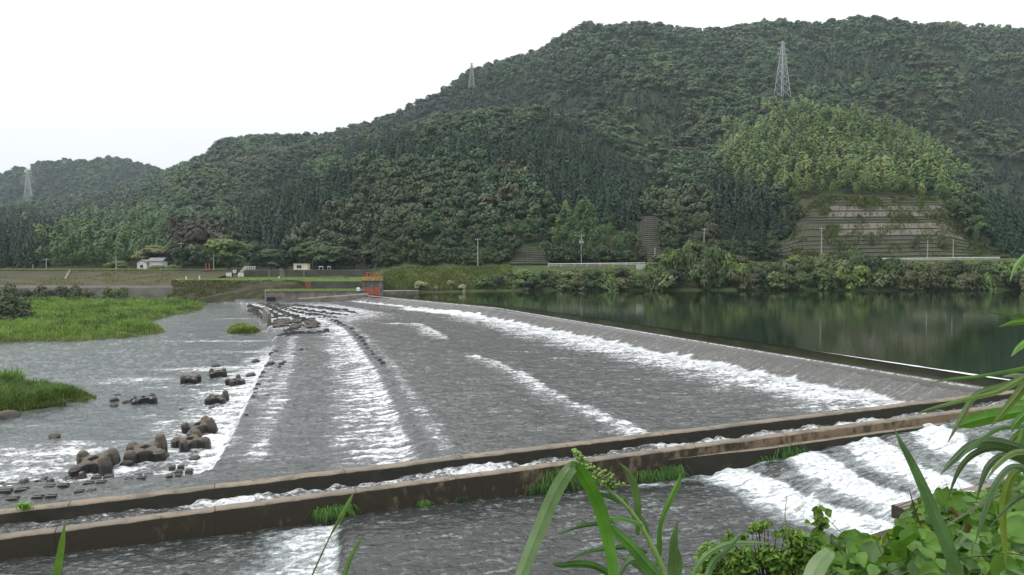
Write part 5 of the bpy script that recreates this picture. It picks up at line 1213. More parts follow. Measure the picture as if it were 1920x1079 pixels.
slope_patch('gridded_slope', lambda a: 1196 + 6 * a, lambda a: 1258 - 12 * a, 259, 286, 'narrow upright gridded concrete slope in the gully left of centre right', 'retaining slope'.replace('retaining', 'gridded'), [], np.linspace(.03, .97, 22), 7)
es.children[0]['label'] = 'weathered slope face with grass patches'
slope_patch('gridded_slope', lambda a: 955 + 14 * a, lambda a: 1032 - 18 * a, 259, 272, 'overgrown low gridded slope at the hill foot right of the tall centre pole', 'gridded slope', [(.0, 1.1, -.1, .35, 2), (.8, 1.1, .1, 1.1, 2)], np.linspace(.05, .95, 9), 8)
# small plants growing on the big slope
for px_, Y_, ty, wd, lab in ((1633, 264, 432, 16, 'slim bush growing out of the middle of the big gridded slope'), (1715, 262.5, 440, 24, 'dark bush on the lower right of the big gridded slope'), (1765, 263, 440, 28, 'green bush at the lower right corner of the big gridded slope'), (1828, 264, 425, 22, 'tall green bush at the right rim of the big gridded slope'), (1576, 262, 446, 18, 'small tree in front of the lower left panels of the big gridded slope')):
    sh(px_, Y_, zat(ty, Y_), wd, (.05, .085, .03), lab, None, int(px_) % 4, None, 'bush', 500, .36)
m = 16000; vv_ = r.random(m); uu = r.random(m); pp = mainL(vv_) * (1 - uu) + mainR(vv_) * uu; yy = 258.6 + 28.9 * vv_; k = (fbm(uu * 14, vv_ * 7, 3, 55) > .52) & ((uu > .86) | (vv_ > .80) | (uu < .25) | (np.abs(vv_ - .6) < .06) | (r.random(m) < .3))
zz = terr(pp, yy); Q, tn = blades(np.stack([XA(pp, yy), yy - .5, zz + .45], 1)[k], r.uniform(.5, 1.3, k.sum()), np.full(k.sum(), .4), r.uniform(.2, .9, k.sum()), np.array([.075, .095, .03]) * r.uniform(.6, 1.5, (k.sum(), 1)), r)
tag(quadsoup('weeds', Q, tn, M['grass_attr']), kind='stuff')

# ------------------------------------------------------------------ road edge: guardrails, abutment, poles and wires
def guardrail(pa, pb, ya, yb, Y, lab):
    e = empty('guardrail', tuple(D(pa, ya, Y)), lab, 'guardrail'); o0 = D(pa, ya, Y); d = D(pb, yb, Y) - o0; L = np.linalg.norm(d)
    q = MB(); q.tube([(0, 0, -.16), tuple(d + np.array([0, 0, -.16]))], .11, 4); q.build('rail', M['white'], e); q = MB(); q.tube([(0, 0, -.6), tuple(d + np.array([0, 0, -.6]))], .07, 4); q.build('rail', M['white'], e)
    for k in range(int(L / 4) + 1):
        p_ = d * (k * 4 / L); q = MB(); q.bar((p_[0], p_[1] + .12, p_[2] - 1.1), (p_[0], p_[1] + .12, p_[2] + .02), .08, 6); q.build('post', M['white'], e)
guardrail(1028, 1216, 494.5, 492.5, 246, 'white roadside guardrail on the far bank left of the tall shore trees')
guardrail(1655, 1875, 484.5, 482, 247, 'white roadside guardrail along the foot of the big gridded slope')
o = MB().box((XA(1203, 240), 241, zat(506, 240)), (2.6, 1.5, 3.2)).build('abutment', M['conc_pale'], None, .03); tag(o, 'pale concrete abutment block under the right end of the guardrail', 'abutment')
poles = {}
def pole(px_, yt, yb, Y_, lab, kit=1, r_=.15):
    b0 = D(px_, yb, Y_); zt = zat(yt, Y_); h = zt - b0[2]
    e = empty('utility_pole', tuple(b0), lab, 'utility pole', 'utility poles along the far bank')
    q = MB(); q.tube([(0, 0, -1), (0, 0, h)], [r_ * 1.15, r_ * .85], 8); q.build('pole_shaft', M['pole'], e, smooth=False)
    if kit >= 1: MB().box((0, -.15, h - .5), (1.7, .1, .12)).build('crossarm', M['steel'], e); q = MB(); [q.tube([(x, -.15, h - .45), (x, -.15, h - .2)], .07, 6) for x in (-.75, 0, .75)]; q.build('insulator', M['white'], e)
    if kit >= 2:
        MB().box((0, -.15, h - 1.6), (1.3, .1, .1)).build('crossarm', M['steel'], e)
        for x in (-.42, .42): q = MB(); q.tube([(x, -.3, h - 2.9), (x, -.3, h - 2.05)], .27, 10); q.build('transformer', M['steel'], e)
    poles[px_] = np.array([b0[0], b0[1], zt - .4])
pole(896, 447, 500, 255, 'tall slim utility pole at the hill foot near the picture centre', 1)
pole(1090, 440, 492, 257, 'utility pole carrying two transformer cans, in front of the bamboo', 2)
pole(1320, 428, 480, 256, 'utility pole rising above the tall shore trees', 1)
pole(1540, 427, 480, 256.5, 'utility pole in front of the left part of the big gridded slope', 1)
pole(1739, 450, 486, 254, 'short utility pole before the right panels of the big gridded slope', 0, .13)
pole(1787, 448, 486, 254, 'rightmost utility pole before the big gridded slope', 0, .13)
pole(1228, 465, 492, 252, 'short bare post at the end of the guardrail', 0, .14)
pole(401, 470, 507, 266, 'utility pole beside the spreading light green tree', 0)
pole(340, 455, 506, 285, 'utility pole in front of the reddish-brown tree', 1)
pole(218, 481, 505, 268, 'utility pole left of the house', 0)
pole(87, 485, 506, 267, 'utility pole with crossarm near the bamboo, far left', 1)
pole(62, 496, 507, 267, 'shortest utility pole, far left on the levee', 0)
pole(586, 455, 500, 290, 'utility pole in the trees behind the cream building', 1, .13)
def wire(a, b_, sag, dz, lab):
    A = poles[a] + np.array([0, 0, dz]); B = poles[b_] + np.array([0, 0, dz]); q = MB()
    q.tube([tuple(A * (1 - t_) + B * t_ - np.array([0, 0, 4 * sag * t_ * (1 - t_)])) for t_ in np.linspace(0, 1, 13)], .032, 3); o = q.build('power_line', M['wire']); tag(o, lab, 'cable', 'power lines along the far bank')
wire(896, 1090, .7, .2, 'upper cable from the tall centre pole to the transformer pole'); wire(896, 1090, .8, -1.3, 'lower cable from the tall centre pole to the transformer pole')
wire(1090, 1320, .8, .2, 'upper cable from the transformer pole to the pole above the shore trees'); wire(1320, 1540, .8, .2, 'upper cable running to the pole before the big gridded slope'); wire(1320, 1540, .9, -3.2, 'lower cable running to the pole before the big gridded slope')
wire(1540, 1787, .7, -.2, 'cable crossing in front of the big gridded slope'); wire(586, 896, 1.2, .1, 'upper cable from the trees behind the cream building to the tall centre pole'); wire(586, 896, 1.3, -2.2, 'lower cable from the trees behind the cream building to the tall centre pole')
wire(340, 586, .9, .1, 'cable passing behind the spreading light green tree'); wire(87, 218, .5, .1, 'cable between the bamboo pole and the pole left of the house'); wire(218, 340, .6, .1, 'cable passing above the house roof')

# ------------------------------------------------------------------ lattice pylons on the hills
def pylon(px_, Y_, yt, yb, lab, wb, th, slim=False):
    z0 = zat(yb, Y_) - 4; H_ = zat(yt, Y_) - z0; e = empty('lattice_pylon', (XA(px_, Y_), Y_, z0), lab, 'pylon', 'lattice pylons on the hills')
    e.rotation_euler = (0, 0, .35)
    wz = lambda v_: wb * (1 - v_) ** 1.05 + wb * .13 if not slim else wb * (1 - v_) + wb * .16
    q = MB(); lv = [0, .16, .30, .43, .54, .64, .73, .81, .88, .94, 1.0]; C4 = [(-1, -1), (1, -1), (1, 1), (-1, 1)]
    for a, b_ in zip(lv[:-1], lv[1:]):
        A = [Vector((x * wz(a) / 2, y * wz(a) / 2, a * H_)) for x, y in C4]; B = [Vector((x * wz(b_) / 2, y * wz(b_) / 2, b_ * H_)) for x, y in C4]
        for k in range(4):
            q.bar(A[k], B[k], th, 4); q.bar(A[k], B[(k + 1) % 4], th * .55, 3); q.bar(A[(k + 1) % 4], B[k], th * .55, 3); q.bar(B[k], B[(k + 1) % 4], th * .5, 3)
    q.build('lattice_body', M['steel'], e)
    for v_ in (.76, .86, .96):
        q = MB(); L = wb * (.62 if v_ < .9 else .5)
        for s in (-1, 1):
            q.bar((0, 0, v_ * H_), (s * L, 0, v_ * H_ + .4), th * .8, 4); q.bar((0, 0, v_ * H_ + 1.6), (s * L, 0, v_ * H_ + .4), th * .7, 4); q.bar((s * L, 0, v_ * H_ + .3), (s * L, 0, v_ * H_ - 1.3), th * .6, 4)
        q.build('crossarm', M['steel'], e)
pylon(1463, 700, 82, 178, 'tall lattice pylon standing on the wooded knoll, upper right', 9.0, .26)
pylon(885, 1010, 122, 162, 'slim lattice pylon on the ridge, just below the skyline', 6.0, .22, True)
pylon(55.5, 1380, 318, 366, 'hazy lattice pylon on the far hill at the left edge', 10, .34)
# ------------------------------------------------------------------ near bank and foreground plants
def zb_near(x, y):
    edge = 2.1 + .32 * np.maximum(y - 4, 0) * 0      # the bank lies right of this line
    base = 6.05 - .205 * np.maximum(y - 4.5, 0) - .12 * np.maximum(y - 6.2, 0) + .24 * np.clip(x - 2.7, 0, 4)
    left = sstep(1.6, .1, x - (.22 + .28 * sstep(7.5, 10.5, y)) * y) * 2.2 * sstep(2.4, 4.5, y)
    far = np.maximum(y - 8.0 - .15 * np.clip(x - 3, 0, 6), 0) * .75
    near = np.where(y < 4.5, (4.5 - y) * .10, 0)
    return base - left - far + near + .12 * (fbm(x * .9, y * .9, 3, 91) - .5)
gx, gy = np.meshgrid(np.linspace(-14, 30, 120), np.linspace(-6, 27, 110)); gz = np.maximum(zb_near(gx, gy), -4.0)
me = npmesh('near_bank', np.stack([gx, gy, gz], -1), gridfaces(*gx.shape), True); M['nearsoil'] = simple('near_bank_soil', (.045, .042, .026), .95, .4, 3, c2=(.04, .06, .02)); tag(link('near_bank', me, M['nearsoil']), kind='structure')
M['kudzu'] = leafmat('kudzu_leaves', 'attr', .3, .5, 9, .22, spec=.3); M['blade'] = leafmat('grass_blade', 'obj', .28, .45, 14, .18, spec=.35)
M['stemm'] = leafmat('green_stem', 'obj', .0, .6, 12, .2); M['bloom'] = leafmat('flower_buds', 'obj', .2, .6, 20, .2)

def catmull(P_, n):
    P_ = np.asarray(P_, float); P_ = np.vstack([2 * P_[0] - P_[1], P_, 2 * P_[-1] - P_[-2]]); out = []
    m = len(P_) - 3
    for q in np.linspace(0, m - 1e-6, n):
        i = int(q); t = q - i; a, b_, c, d = P_[i:i + 4]
        out.append(.5 * ((2 * b_) + (c - a) * t + (2 * a - 5 * b_ + 4 * c - d) * t * t + (3 * b_ - a - 3 * c + d) * t ** 3))
    return np.array(out)
def ribbon(pts, wds, fold=.25, roll=0.0, n=26, wav=.0, seed=0):
    """leaf blade: 7 points across, folded along the midrib"""
    C = catmull(pts, n); W = np.interp(np.linspace(0, 1, n), np.linspace(0, 1, len(wds)), wds)
    T = np.gradient(C, axis=0); T /= np.linalg.norm(T, axis=1, keepdims=True)
    eye = np.array([0, 0, HC]); V = C - eye; V /= np.linalg.norm(V, axis=1, keepdims=True)
    S = np.cross(T, V); S /= np.linalg.norm(S, axis=1, keepdims=True) + 1e-9; N = np.cross(S, T)
    ro = np.interp(np.linspace(0, 1, n), np.linspace(0, 1, len(np.atleast_1d(roll))), np.atleast_1d(roll)) if np.size(roll) > 1 else np.full(n, roll)
    S2 = S * np.cos(ro)[:, None] + N * np.sin(ro)[:, None]; N2 = -S * np.sin(ro)[:, None] + N * np.cos(ro)[:, None]
    us_ = np.array([-1, -.62, -.3, -.06, 0.0, .06, .3, .62, 1]); hs_ = fold * np.array([.42, .34, .2, .07, -.05, .07, .2, .34, .42])
    w_ = wav * np.sin(np.linspace(0, 9, n) + seed)
    G_ = C[:, None] + S2[:, None] * (us_[None, :, None] * W[:, None, None] / 2) + N2[:, None] * ((hs_[None, :, None] + (w_[:, None] * us_[None] ** 2)[..., None]) * W[:, None, None])
    return G_.reshape(-1, 3), gridfaces(n, 9)
def DL(pts, Y): 
    out = []
    for q in pts: out.append(D(q[0], q[1], q[2] if len(q) > 2 else Y))
    return np.array(out)
def leafobj(name, pts, wpx, Y, colr, parent=None, **kw):
    C = DL(pts, Y); yy = np.mean(C[:, 1]); V, Fq = ribbon(C, [w_ * yy / F for w_ in wpx], **kw); o0 = V[0].copy() if parent is None else np.array(parent.location)
    me = npmesh(name, V - o0, Fq, True); o = link(name, me, M['blade'], parent); o.color = (*colr, 1)
    if parent is None: o.location = o0
    return o
def stemobj(name, pts, rpx, Y, colr, parent, n=6, mat='stemm'):
    C = catmull(DL(pts, Y), 18); o0 = np.array(parent.location) if parent is not None else C[0]; rr = np.interp(np.linspace(0, 1, 18), np.linspace(0, 1, len(rpx)), rpx) * np.mean(C[:, 1]) / F
    q = MB(); q.tube([tuple(c - o0) for c in C], list(rr), n); o = q.build(name, M[mat], parent, smooth=True); o.color = (*colr, 1)
    if parent is None: o.location = o0
    return o
GRN = (.06, .145, .022); GRY = (.085, .145, .05); DKG = (.038, .10, .018); OLV = (.095, .15, .035)
# the big folded blade
e = empty('grass_blade', tuple(D(968, 1110, 1.7)), 'broad grass blade folded into a sharp peak, nearest plant at the bottom centre', 'grass blade')
leafobj('blade_front', [(962, 1120, 1.62), (985, 1058, 1.65), (1012, 990, 1.68), (1040, 925, 1.7), (1062, 888, 1.7), (1076, 874, 1.71), (1084, 876, 1.72)], [24, 26, 28, 29, 27, 22, 12], 1.7, GRY, e, fold=.16, n=34, roll=(.35, .3, .2))
leafobj('blade_tip', [(1070, 873, 1.705), (1084, 880, 1.72), (1101, 905, 1.73), (1122, 950, 1.74), (1137, 1005, 1.74), (1147, 1060, 1.73), (1152, 1120, 1.72)], [14, 22, 26, 27, 26, 23, 20], 1.7, (.072, .185, .022), e, fold=.3, n=34, roll=(-.2, -.35, -.5))
# tall flowering weed
e = empty('flowering_weed', tuple(D(1255, 1120, 2.0)), 'tall flowering weed with narrow drooping leaves and a tapering greenish bud spike, bottom centre', 'weed')
stemobj('stem', [(1262, 1125), (1240, 1060), (1212, 1005), (1188, 965), (1160, 935), (1130, 908), (1103, 884), (1086, 862), (1077, 848)], [5.2, 5, 4.6, 4, 3.6, 3, 2.4, 1.6, .8], 2.0, (.16, .26, .07), e)
LW = [([(1195, 1005), (1196, 955), (1190, 915), (1178, 886), (1161, 868)], [7, 14, 15, 10, 1], GRY, .3, 2.02), ([(1232, 1062), (1236, 1025), (1238, 985), (1256, 938), (1272, 905), (1277, 886)], [8, 11, 8, 12, 9, 2], GRN, .4, 2.03),
      ([(1206, 985), (1175, 975), (1140, 972), (1108, 982), (1085, 972)], [8, 9, 8, 5, 1], GRN, .3, 1.98), ([(1150, 978), (1120, 982), (1085, 989), (1050, 1001)], [7, 8, 6, 1], DKG, .25, 1.97), ([(1214, 1036), (1180, 1027), (1140, 1029), (1100, 1036), (1062, 1054)], [7, 9, 9, 6, 1], DKG, .3, 1.96),
      ([(1248, 1095), (1215, 1060), (1185, 1025), (1158, 1000), (1148, 985)], [18, 21, 22, 18, 8], (.055, .15, .02), .3, 1.9), ([(1152, 1082), (1115, 1062), (1080, 1058), (1052, 1061), (1034, 1057)], [13, 14, 14, 9, 1], DKG, .25, 1.95), ([(1256, 1110), (1262, 1060), (1264, 1015), (1271, 977)], [13, 18, 15, 1], GRY, .3, 2.05),
      ([(1265, 1110), (1275, 1060), (1272, 1030)], [10, 11, 2], GRY, .3, 2.05), ([(1172, 945), (1135, 930), (1105, 920), (1082, 908), (1074, 900)], [6, 8, 8, 5, 1], DKG, .3, 2.03), ([(1203, 990), (1180, 955), (1172, 935), (1160, 929)], [6, 7, 6, 1], GRY, .3, 2.04), ([(1222, 1060), (1190, 1050), (1172, 1060), (1160, 1085)], [9, 12, 12, 5], (.10, .16, .07), .3, 2.06),
      ([(1225, 1100), (1205, 1070), (1180, 1052), (1158, 1045)], [9, 12, 10, 2], (.10, .16, .07), .3, 2.07), ([(1216, 1010), (1212, 985), (1196, 960), (1206, 945)], [6, 8, 8, 2], GRY, .3, 2.05), ([(1148, 920), (1140, 900), (1147, 880)], [4, 5, 1], GRN, .3, 2.0)]
for k, (pts, wd, c, fo, Yl) in enumerate(LW): leafobj('leaf', pts, wd, Yl, c, e, fold=fo, n=22, wav=.06, seed=k, roll=.3 * math.sin(k * 2.3))
o0 = np.array(e.location); q = MB(); rf = random.Random(4)
spine = catmull(DL([(1146, 921), (1130, 908), (1103, 884), (1086, 862), (1077, 848)], 2.0), 34)
for i, c in enumerate(spine):
    for k in range(5):
        a = rf.uniform(0, 6.28); L = (.034 if i < 18 else .018) * rf.uniform(.4, 1.2) * (1 - i / 60); d = np.array([math.cos(a), .6 * math.sin(a), .55]); tip = c + d * L - o0
        q.bar(tuple(c - o0), tuple(tip), .0009, 3)
        b0 = bmesh.new(); bmesh.ops.create_icosphere(b0, subdivisions=1, radius=rf.uniform(.0028, .0052)); q.add([v.co + Vector(tip) for v in b0.verts], [[v.index for v in f_.verts] for f_ in b0.faces]); b0.free()
o = q.build('bud_spike', M['bloom'], e, smooth=True); o.color = (.17, .26, .075, 1); o['kind'] = 'stuff'
# loose blades at the bottom
o = leafobj('grass_blade', [(100, 1120, 2.0), (108, 1068, 2.0), (116, 1020, 2.0), (122, 978, 2.0)], [11, 14, 11, 1], 2.0, (.10, .20, .035), fold=.35); tag(o, 'single upright grass blade at the bottom left', 'grass blade')
e = empty('reed_stem', tuple(D(575, 1110, 2.2)), 'thin leaning reed stem with one narrow leaf, bottom left of centre', 'reed'); stemobj('stem', [(572, 1110), (596, 1055), (618, 1008), (640, 965)], [1.8, 1.6, 1.3, .8], 2.2, (.13, .12, .05), e)
leafobj('leaf', [(620, 1004), (640, 968), (655, 940), (664, 922)], [3, 9, 7, 1], 2.2, (.11, .2, .05), e, fold=.3)
o = leafobj('grass_blade', [(636, 1115, 2.4), (652, 1060, 2.4), (668, 1025, 2.4), (682, 1003, 2.4)], [8, 10, 7, 1], 2.4, (.11, .2, .06), fold=.35); tag(o, 'short slanting grass blade right of the thin reed stem', 'grass blade')
o = leafobj('grass_blade', [(1812, 1130, 2.0), (1782, 1040, 2.02), (1748, 955, 2.05), (1715, 880, 2.08), (1690, 832, 2.1), (1676, 802, 2.12)], [22, 24, 22, 16, 9, 1], 2.0, (.055, .115, .035), fold=.22, n=30, roll=.2); tag(o, 'long dark grass blade slanting across the leaf mass, lower right', 'grass blade')
o = leafobj('grass_blade', [(1512, 1110, 1.4), (1532, 1062, 1.42), (1553, 1036, 1.44), (1557, 1028, 1.44)], [34, 36, 26, 10], 1.4, (.13, .19, .085), fold=.12, n=20, roll=.3); tag(o, 'blunt greyish blade in front of the round leaves, bottom right', 'grass blade')
for pts, wd, c, lab in (([(1440, 1020, 2.4), (1405, 1018, 2.4), (1360, 1022, 2.4), (1322, 1044, 2.4), (1300, 1075, 2.4)], [4, 8, 11, 10, 6], (.12, .19, .08), 'pale arching blade left of the small-leaved shrub'), ([(1392, 1000, 2.4), (1365, 1030, 2.38), (1335, 1058, 2.35), (1318, 1110, 2.3)], [2, 8, 12, 13], DKG, 'dark arching blade crossing the small-leaved shrub')):
    o = leafobj('grass_blade', pts, wd, 2.4, c, fold=.3, n=24); tag(o, lab, 'grass blade')

# reeds entering from the right edge
e = empty('silver_grass', tuple(D(1960, 980, 2.3)), 'clump of arching silver grass leaning in from the right edge above the steps', 'grass clump')
RL = [([(1965, 700), (1925, 707), (1870, 735), (1800, 752), (1735, 770), (1720, 778)], [9, 11, 10, 8, 4, 1], OLV), ([(1955, 690), (1915, 712), (1880, 725), (1830, 742), (1800, 790), (1776, 832)], [8, 13, 14, 13, 10, 1], (.12, .17, .075)), ([(1968, 672), (1920, 690), (1840, 705), (1775, 712), (1742, 720)], [6, 7, 6, 4, 1], GRN),
      ([(1960, 715), (1930, 708), (1905, 704), (1880, 706)], [8, 12, 10, 1], (.13, .19, .09)), ([(1970, 690), (1930, 715), (1905, 745), (1880, 775), (1858, 800)], [10, 16, 16, 12, 1], OLV), ([(1950, 760), (1915, 772), (1860, 782), (1820, 792), (1790, 802)], [6, 22, 30, 26, 1], (.09, .22, .03)), ([(1970, 740), (1930, 748), (1900, 752), (1885, 760)], [10, 20, 16, 1], (.10, .22, .03)),
      ([(1968, 770), (1935, 790), (1912, 830), (1904, 856)], [14, 20, 14, 1], GRN), ([(1965, 755), (1925, 800), (1895, 830), (1880, 862)], [8, 12, 10, 1], OLV), ([(1960, 745), (1925, 775), (1905, 795), (1896, 812)], [10, 16, 14, 1], GRN), ([(1960, 790), (1910, 800), (1870, 805), (1820, 840), (1795, 866)], [6, 9, 9, 7, 1], DKG),
      ([(1955, 860), (1905, 838), (1860, 828), (1820, 836), (1785, 866), (1762, 892)], [12, 16, 18, 16, 11, 1], (.05, .09, .035)), ([(1958, 905), (1910, 855), (1870, 840), (1830, 850), (1800, 880), (1775, 940)], [13, 17, 15, 13, 10, 1], (.055, .10, .04)), ([(1960, 890), (1915, 862), (1880, 855), (1850, 880), (1830, 940)], [10, 14, 13, 12, 1], (.05, .085, .035)), ([(1955, 920), (1920, 880), (1890, 880), (1860, 920), (1838, 985), (1828, 1020)], [10, 14, 14, 12, 8, 1], (.06, .11, .045)),
      ([(1950, 950), (1925, 930), (1895, 945), (1855, 990)], [8, 10, 9, 1], (.06, .10, .04)), ([(1925, 870), (1895, 900), (1882, 960), (1884, 1020), (1886, 1065)], [12, 16, 14, 10, 1], (.14, .20, .03)), ([(1950, 900), (1915, 915), (1870, 930), (1800, 970), (1770, 990)], [5, 6, 6, 4, 1], (.09, .11, .06)), ([(1962, 860), (1930, 848), (1900, 850), (1870, 872), (1850, 900)], [10, 12, 12, 9, 1], OLV),
      ([(1970, 600), (1930, 596), (1890, 591), (1853, 587)], [5, 6, 5, 1], GRN), ([(1972, 600), (1935, 602), (1900, 606), (1873, 613)], [8, 12, 10, 1], (.10, .22, .03)), ([(1965, 625), (1935, 635), (1910, 652), (1896, 669)], [10, 14, 11, 1], (.10, .22, .03)), ([(1960, 455), (1928, 475), (1905, 500), (1893, 528)], [8, 10, 8, 1], (.11, .21, .045)), ([(1965, 690), (1930, 694), (1905, 696), (1892, 700)], [6, 8, 7, 1], GRY)]
for k, (pts, wd, c) in enumerate(RL): leafobj('leaf', pts, wd, 2.1 + .05 * (k % 9), c, e, fold=.3, n=24, roll=.45 * math.sin(k * 1.7), wav=.04, seed=k)
for k, (a, b_) in enumerate((((1965, 1000), (1930, 640)), ((1968, 900), (1945, 430)), ((1960, 1100), (1915, 800)))): stemobj('stem', [a, ((a[0] + b_[0]) / 2 + 6, (a[1] + b_[1]) / 2), b_], [4, 3.4, 2], 2.35 + .05 * k, OLV, e)

# ---- climbing round-leaved vine cover (nobody could count it)
def leaf_ovate(L, Wd, r, cup=.18):
    """outline of an ovate pointed leaf: strips of 5 across"""
    v = np.linspace(0, 1, 7); w_ = np.sin(np.pi * np.clip(v * .95 + .03, 0, 1) ** .60) ** 1.05; w_[-1] = .01; w_[0] = .25
    u = np.array([-1, -.5, 0, .5, 1]); G_ = np.zeros((7, 5, 3)); G_[..., 0] = u[None] * w_[:, None] * Wd / 2; G_[..., 1] = v[:, None] * L
    G_[..., 2] = (np.abs(u)[None] ** 1.3 * cup - .25 * v[:, None] ** 2) * Wd * w_[:, None] ** .3; return G_.reshape(-1, 3)
LF = gridfaces(7, 5)
def leafmass(name, pts, nrm, size, tint, seed, mat, aspect=.95, kind='stuff'):
    r = np.random.default_rng(seed); V = []; Fs = []; T = []
    for i in range(len(pts)):
        base = leaf_ovate(1, aspect * r.uniform(.85, 1.15), r, r.uniform(.0, .5)) * size[i]; base[:, 1] -= size[i] * .5
        n = nrm[i] / np.linalg.norm(nrm[i]); a = r.normal(size=3); t1 = np.cross(n, a); t1 /= np.linalg.norm(t1); t2 = np.cross(n, t1)
        V.append(base[:, :1] * t1 + base[:, 1:2] * t2 + base[:, 2:] * n + pts[i]); Fs.append(LF + 35 * i); T.append(np.tile(tint[i], (35, 1)))
    me = npmesh(name, np.concatenate(V), np.concatenate(Fs), True, {'tint': np.concatenate(T)}); return tag(link(name, me, mat), kind=kind)
rk = np.random.default_rng(23); pts = []
KZ = [(1300, 1120), (1345, 1050), (1400, 1035), (1440, 1028), (1560, 1020), (1600, 1012), (1660, 1015), (1700, 990), (1712, 950), (1745, 925), (1800, 935), (1860, 930), (1905, 905), (1960, 880), (1990, 1130)]
cand_x = rk.uniform(1.2, 8.5, 90000); cand_y = rk.uniform(3.4, 11.5, 90000); cz = zb_near(cand_x, cand_y) + np.abs(rk.normal(size=90000)) * .17
pq, pr_ = proj(np.stack([cand_x, cand_y, cz], 1)); k = inpoly(pq, pr_, KZ); K = np.where(k)[0]; rk.shuffle(K)
print('kudzu candidates', len(K)); K = K[:3000]
pts = np.stack([cand_x, cand_y, cz], 1)[K]
nrm = np.array([-.15, -.45, 1.0]) + .55 * rk.normal(size=(len(K), 3)); size = rk.uniform(.09, .19, len(K)) 
tt = rk.random((len(K), 1)); tint = np.array([.05, .125, .018]) * (1 - tt) + np.array([.11, .21, .035]) * tt; grey = rk.random((len(K), 1)) < .22; tint = np.where(grey, np.array([.085, .145, .055]), tint); yl = rk.random((len(K), 1)) < .05; tint = np.where(yl, np.array([.16, .23, .025]), tint)
dead = rk.random((len(K), 1)) < .008; tint = np.where(dead, np.array([.10, .065, .03]), tint)
leafmass('vine_leaves', pts, nrm, size, tint, 5, M['kudzu'], .86)
mm = 60000; ex = rk.uniform(-3, 14, mm); ey = rk.uniform(-2, 13, mm); ez = zb_near(ex, ey) + np.abs(rk.normal(size=mm)) * .14; eq, er = proj(np.stack([ex, ey, ez], 1))
infr = (ey > .3) & (eq > -60) & (eq < 1985) & (er < 1125); k2 = np.where(~infr & (ez > 2.5) & (ex > .20 * ey - 1.5) & (np.hypot(ex, ey) > 1.6) & ((er > 1100) | (ey < .3) | (eq > 1980)))[0][:5200]
nrm2 = np.array([-.1, -.2, 1.0]) + .5 * rk.normal(size=(len(k2), 3)); t3 = rk.random((len(k2), 1))
leafmass('vine_leaves', np.stack([ex, ey, ez], 1)[k2], nrm2, rk.uniform(.10, .2, len(k2)), np.array([.05, .125, .018]) * (1 - t3) + np.array([.11, .21, .035]) * t3, 15, M['kudzu'], .86)
# runners and dry stalks through the vines
q = MB()
for k in range(60):
    i = int(rk.integers(0, len(pts))); p_ = pts[i]; d = rk.normal(size=3); d[2] = abs(d[2]) * .5; d /= np.linalg.norm(d); q.tube([tuple(p_ - d * .3), tuple(p_ + np.array([0, 0, .04])), tuple(p_ + d * .35)], [.004, .004, .002], 4)
o = q.build('vine_runners', M['bark']); tag(o, kind='stuff')
for pts_, rp, c, lab in (([(1738, 1010), (1722, 975), (1712, 945), (1705, 918)], [2.2, 1.8, 1.4, .8], (.07, .05, .035), 'bare dark twig standing up from the vines before the low wall'), ([(1580, 1040), (1565, 1020), (1556, 1005)], [1.2, 1, .8], (.10, .08, .05), 'short dry stalk behind the round leaves'), ([(1480, 1030), (1472, 975), (1475, 930)], [1.2, 1.0, .6], (.20, .17, .10), 'thin straw-coloured stalk above the small-leaved shrub')):
    o = stemobj('dry_stalk', pts_, rp, 6.0, c, None, 5); tag(o, lab, 'stalk')
# fine-leaved shrub
e = empty('small_leaved_shrub', tuple(D(1440, 1075, 7.2)), 'low yellow-green shrub of tiny leaves at the water side, bottom right', 'shrub')
Q = []; n = 10500; r = np.random.default_rng(9); o0 = np.array(e.location)
cl = []
for k in range(46):
    cx = r.uniform(1318, 1565); top_ = 1004 + 34 * abs((cx - 1445) / 120) ** 1.6; cy = r.uniform(top_, 1085); cl.append((cx, cy, r.uniform(11, 22)))
for k in range(16):
    cx = r.uniform(1345, 1540); top_ = 1004 + 34 * abs((cx - 1445) / 120) ** 1.6; cl.append((cx, top_ - r.uniform(2, 22), r.uniform(5, 9)))
for cx, cy, rad in cl:
    m = int(n * rad ** 2 / sum(c[2] ** 2 for c in cl)); c = D(cx, cy, 7.2); Rw = rad * 7.2 / F; d = r.normal(size=(m, 3)); d /= np.linalg.norm(d, axis=1, keepdims=True); p_ = c + d * (Rw * r.uniform(.15, 1.3, m) ** .7 * (1 + .25 * np.sin(d[:, 0] * 7 + cx) * np.cos(d[:, 2] * 6)))[:, None]
    Q.append(leafquads(p_ - o0, d + np.array([0, -.3, .8]) + .5 * r.normal(size=(m, 3)), np.full(m, .024), r, 2.4))
Q = np.concatenate(Q); tn = np.array([.085, .16, .025]) * r.uniform(.5, 1.6, (len(Q), 1)) * np.where(r.random((len(Q), 1)) < .2, np.array([[1.4, 1.15, .9]]), 1.0)
quadsoup('foliage', Q, tn, M['grass_attr'], e)
q = MB()
for cx, cy, rad in cl: q.tube([tuple(D(cx * .4 + 1440 * .6, 1085, 7.2) - o0), tuple(D(cx, cy, 7.2) - o0)], [.008, .003], 5)
q.build('branches', M['bark'], e)
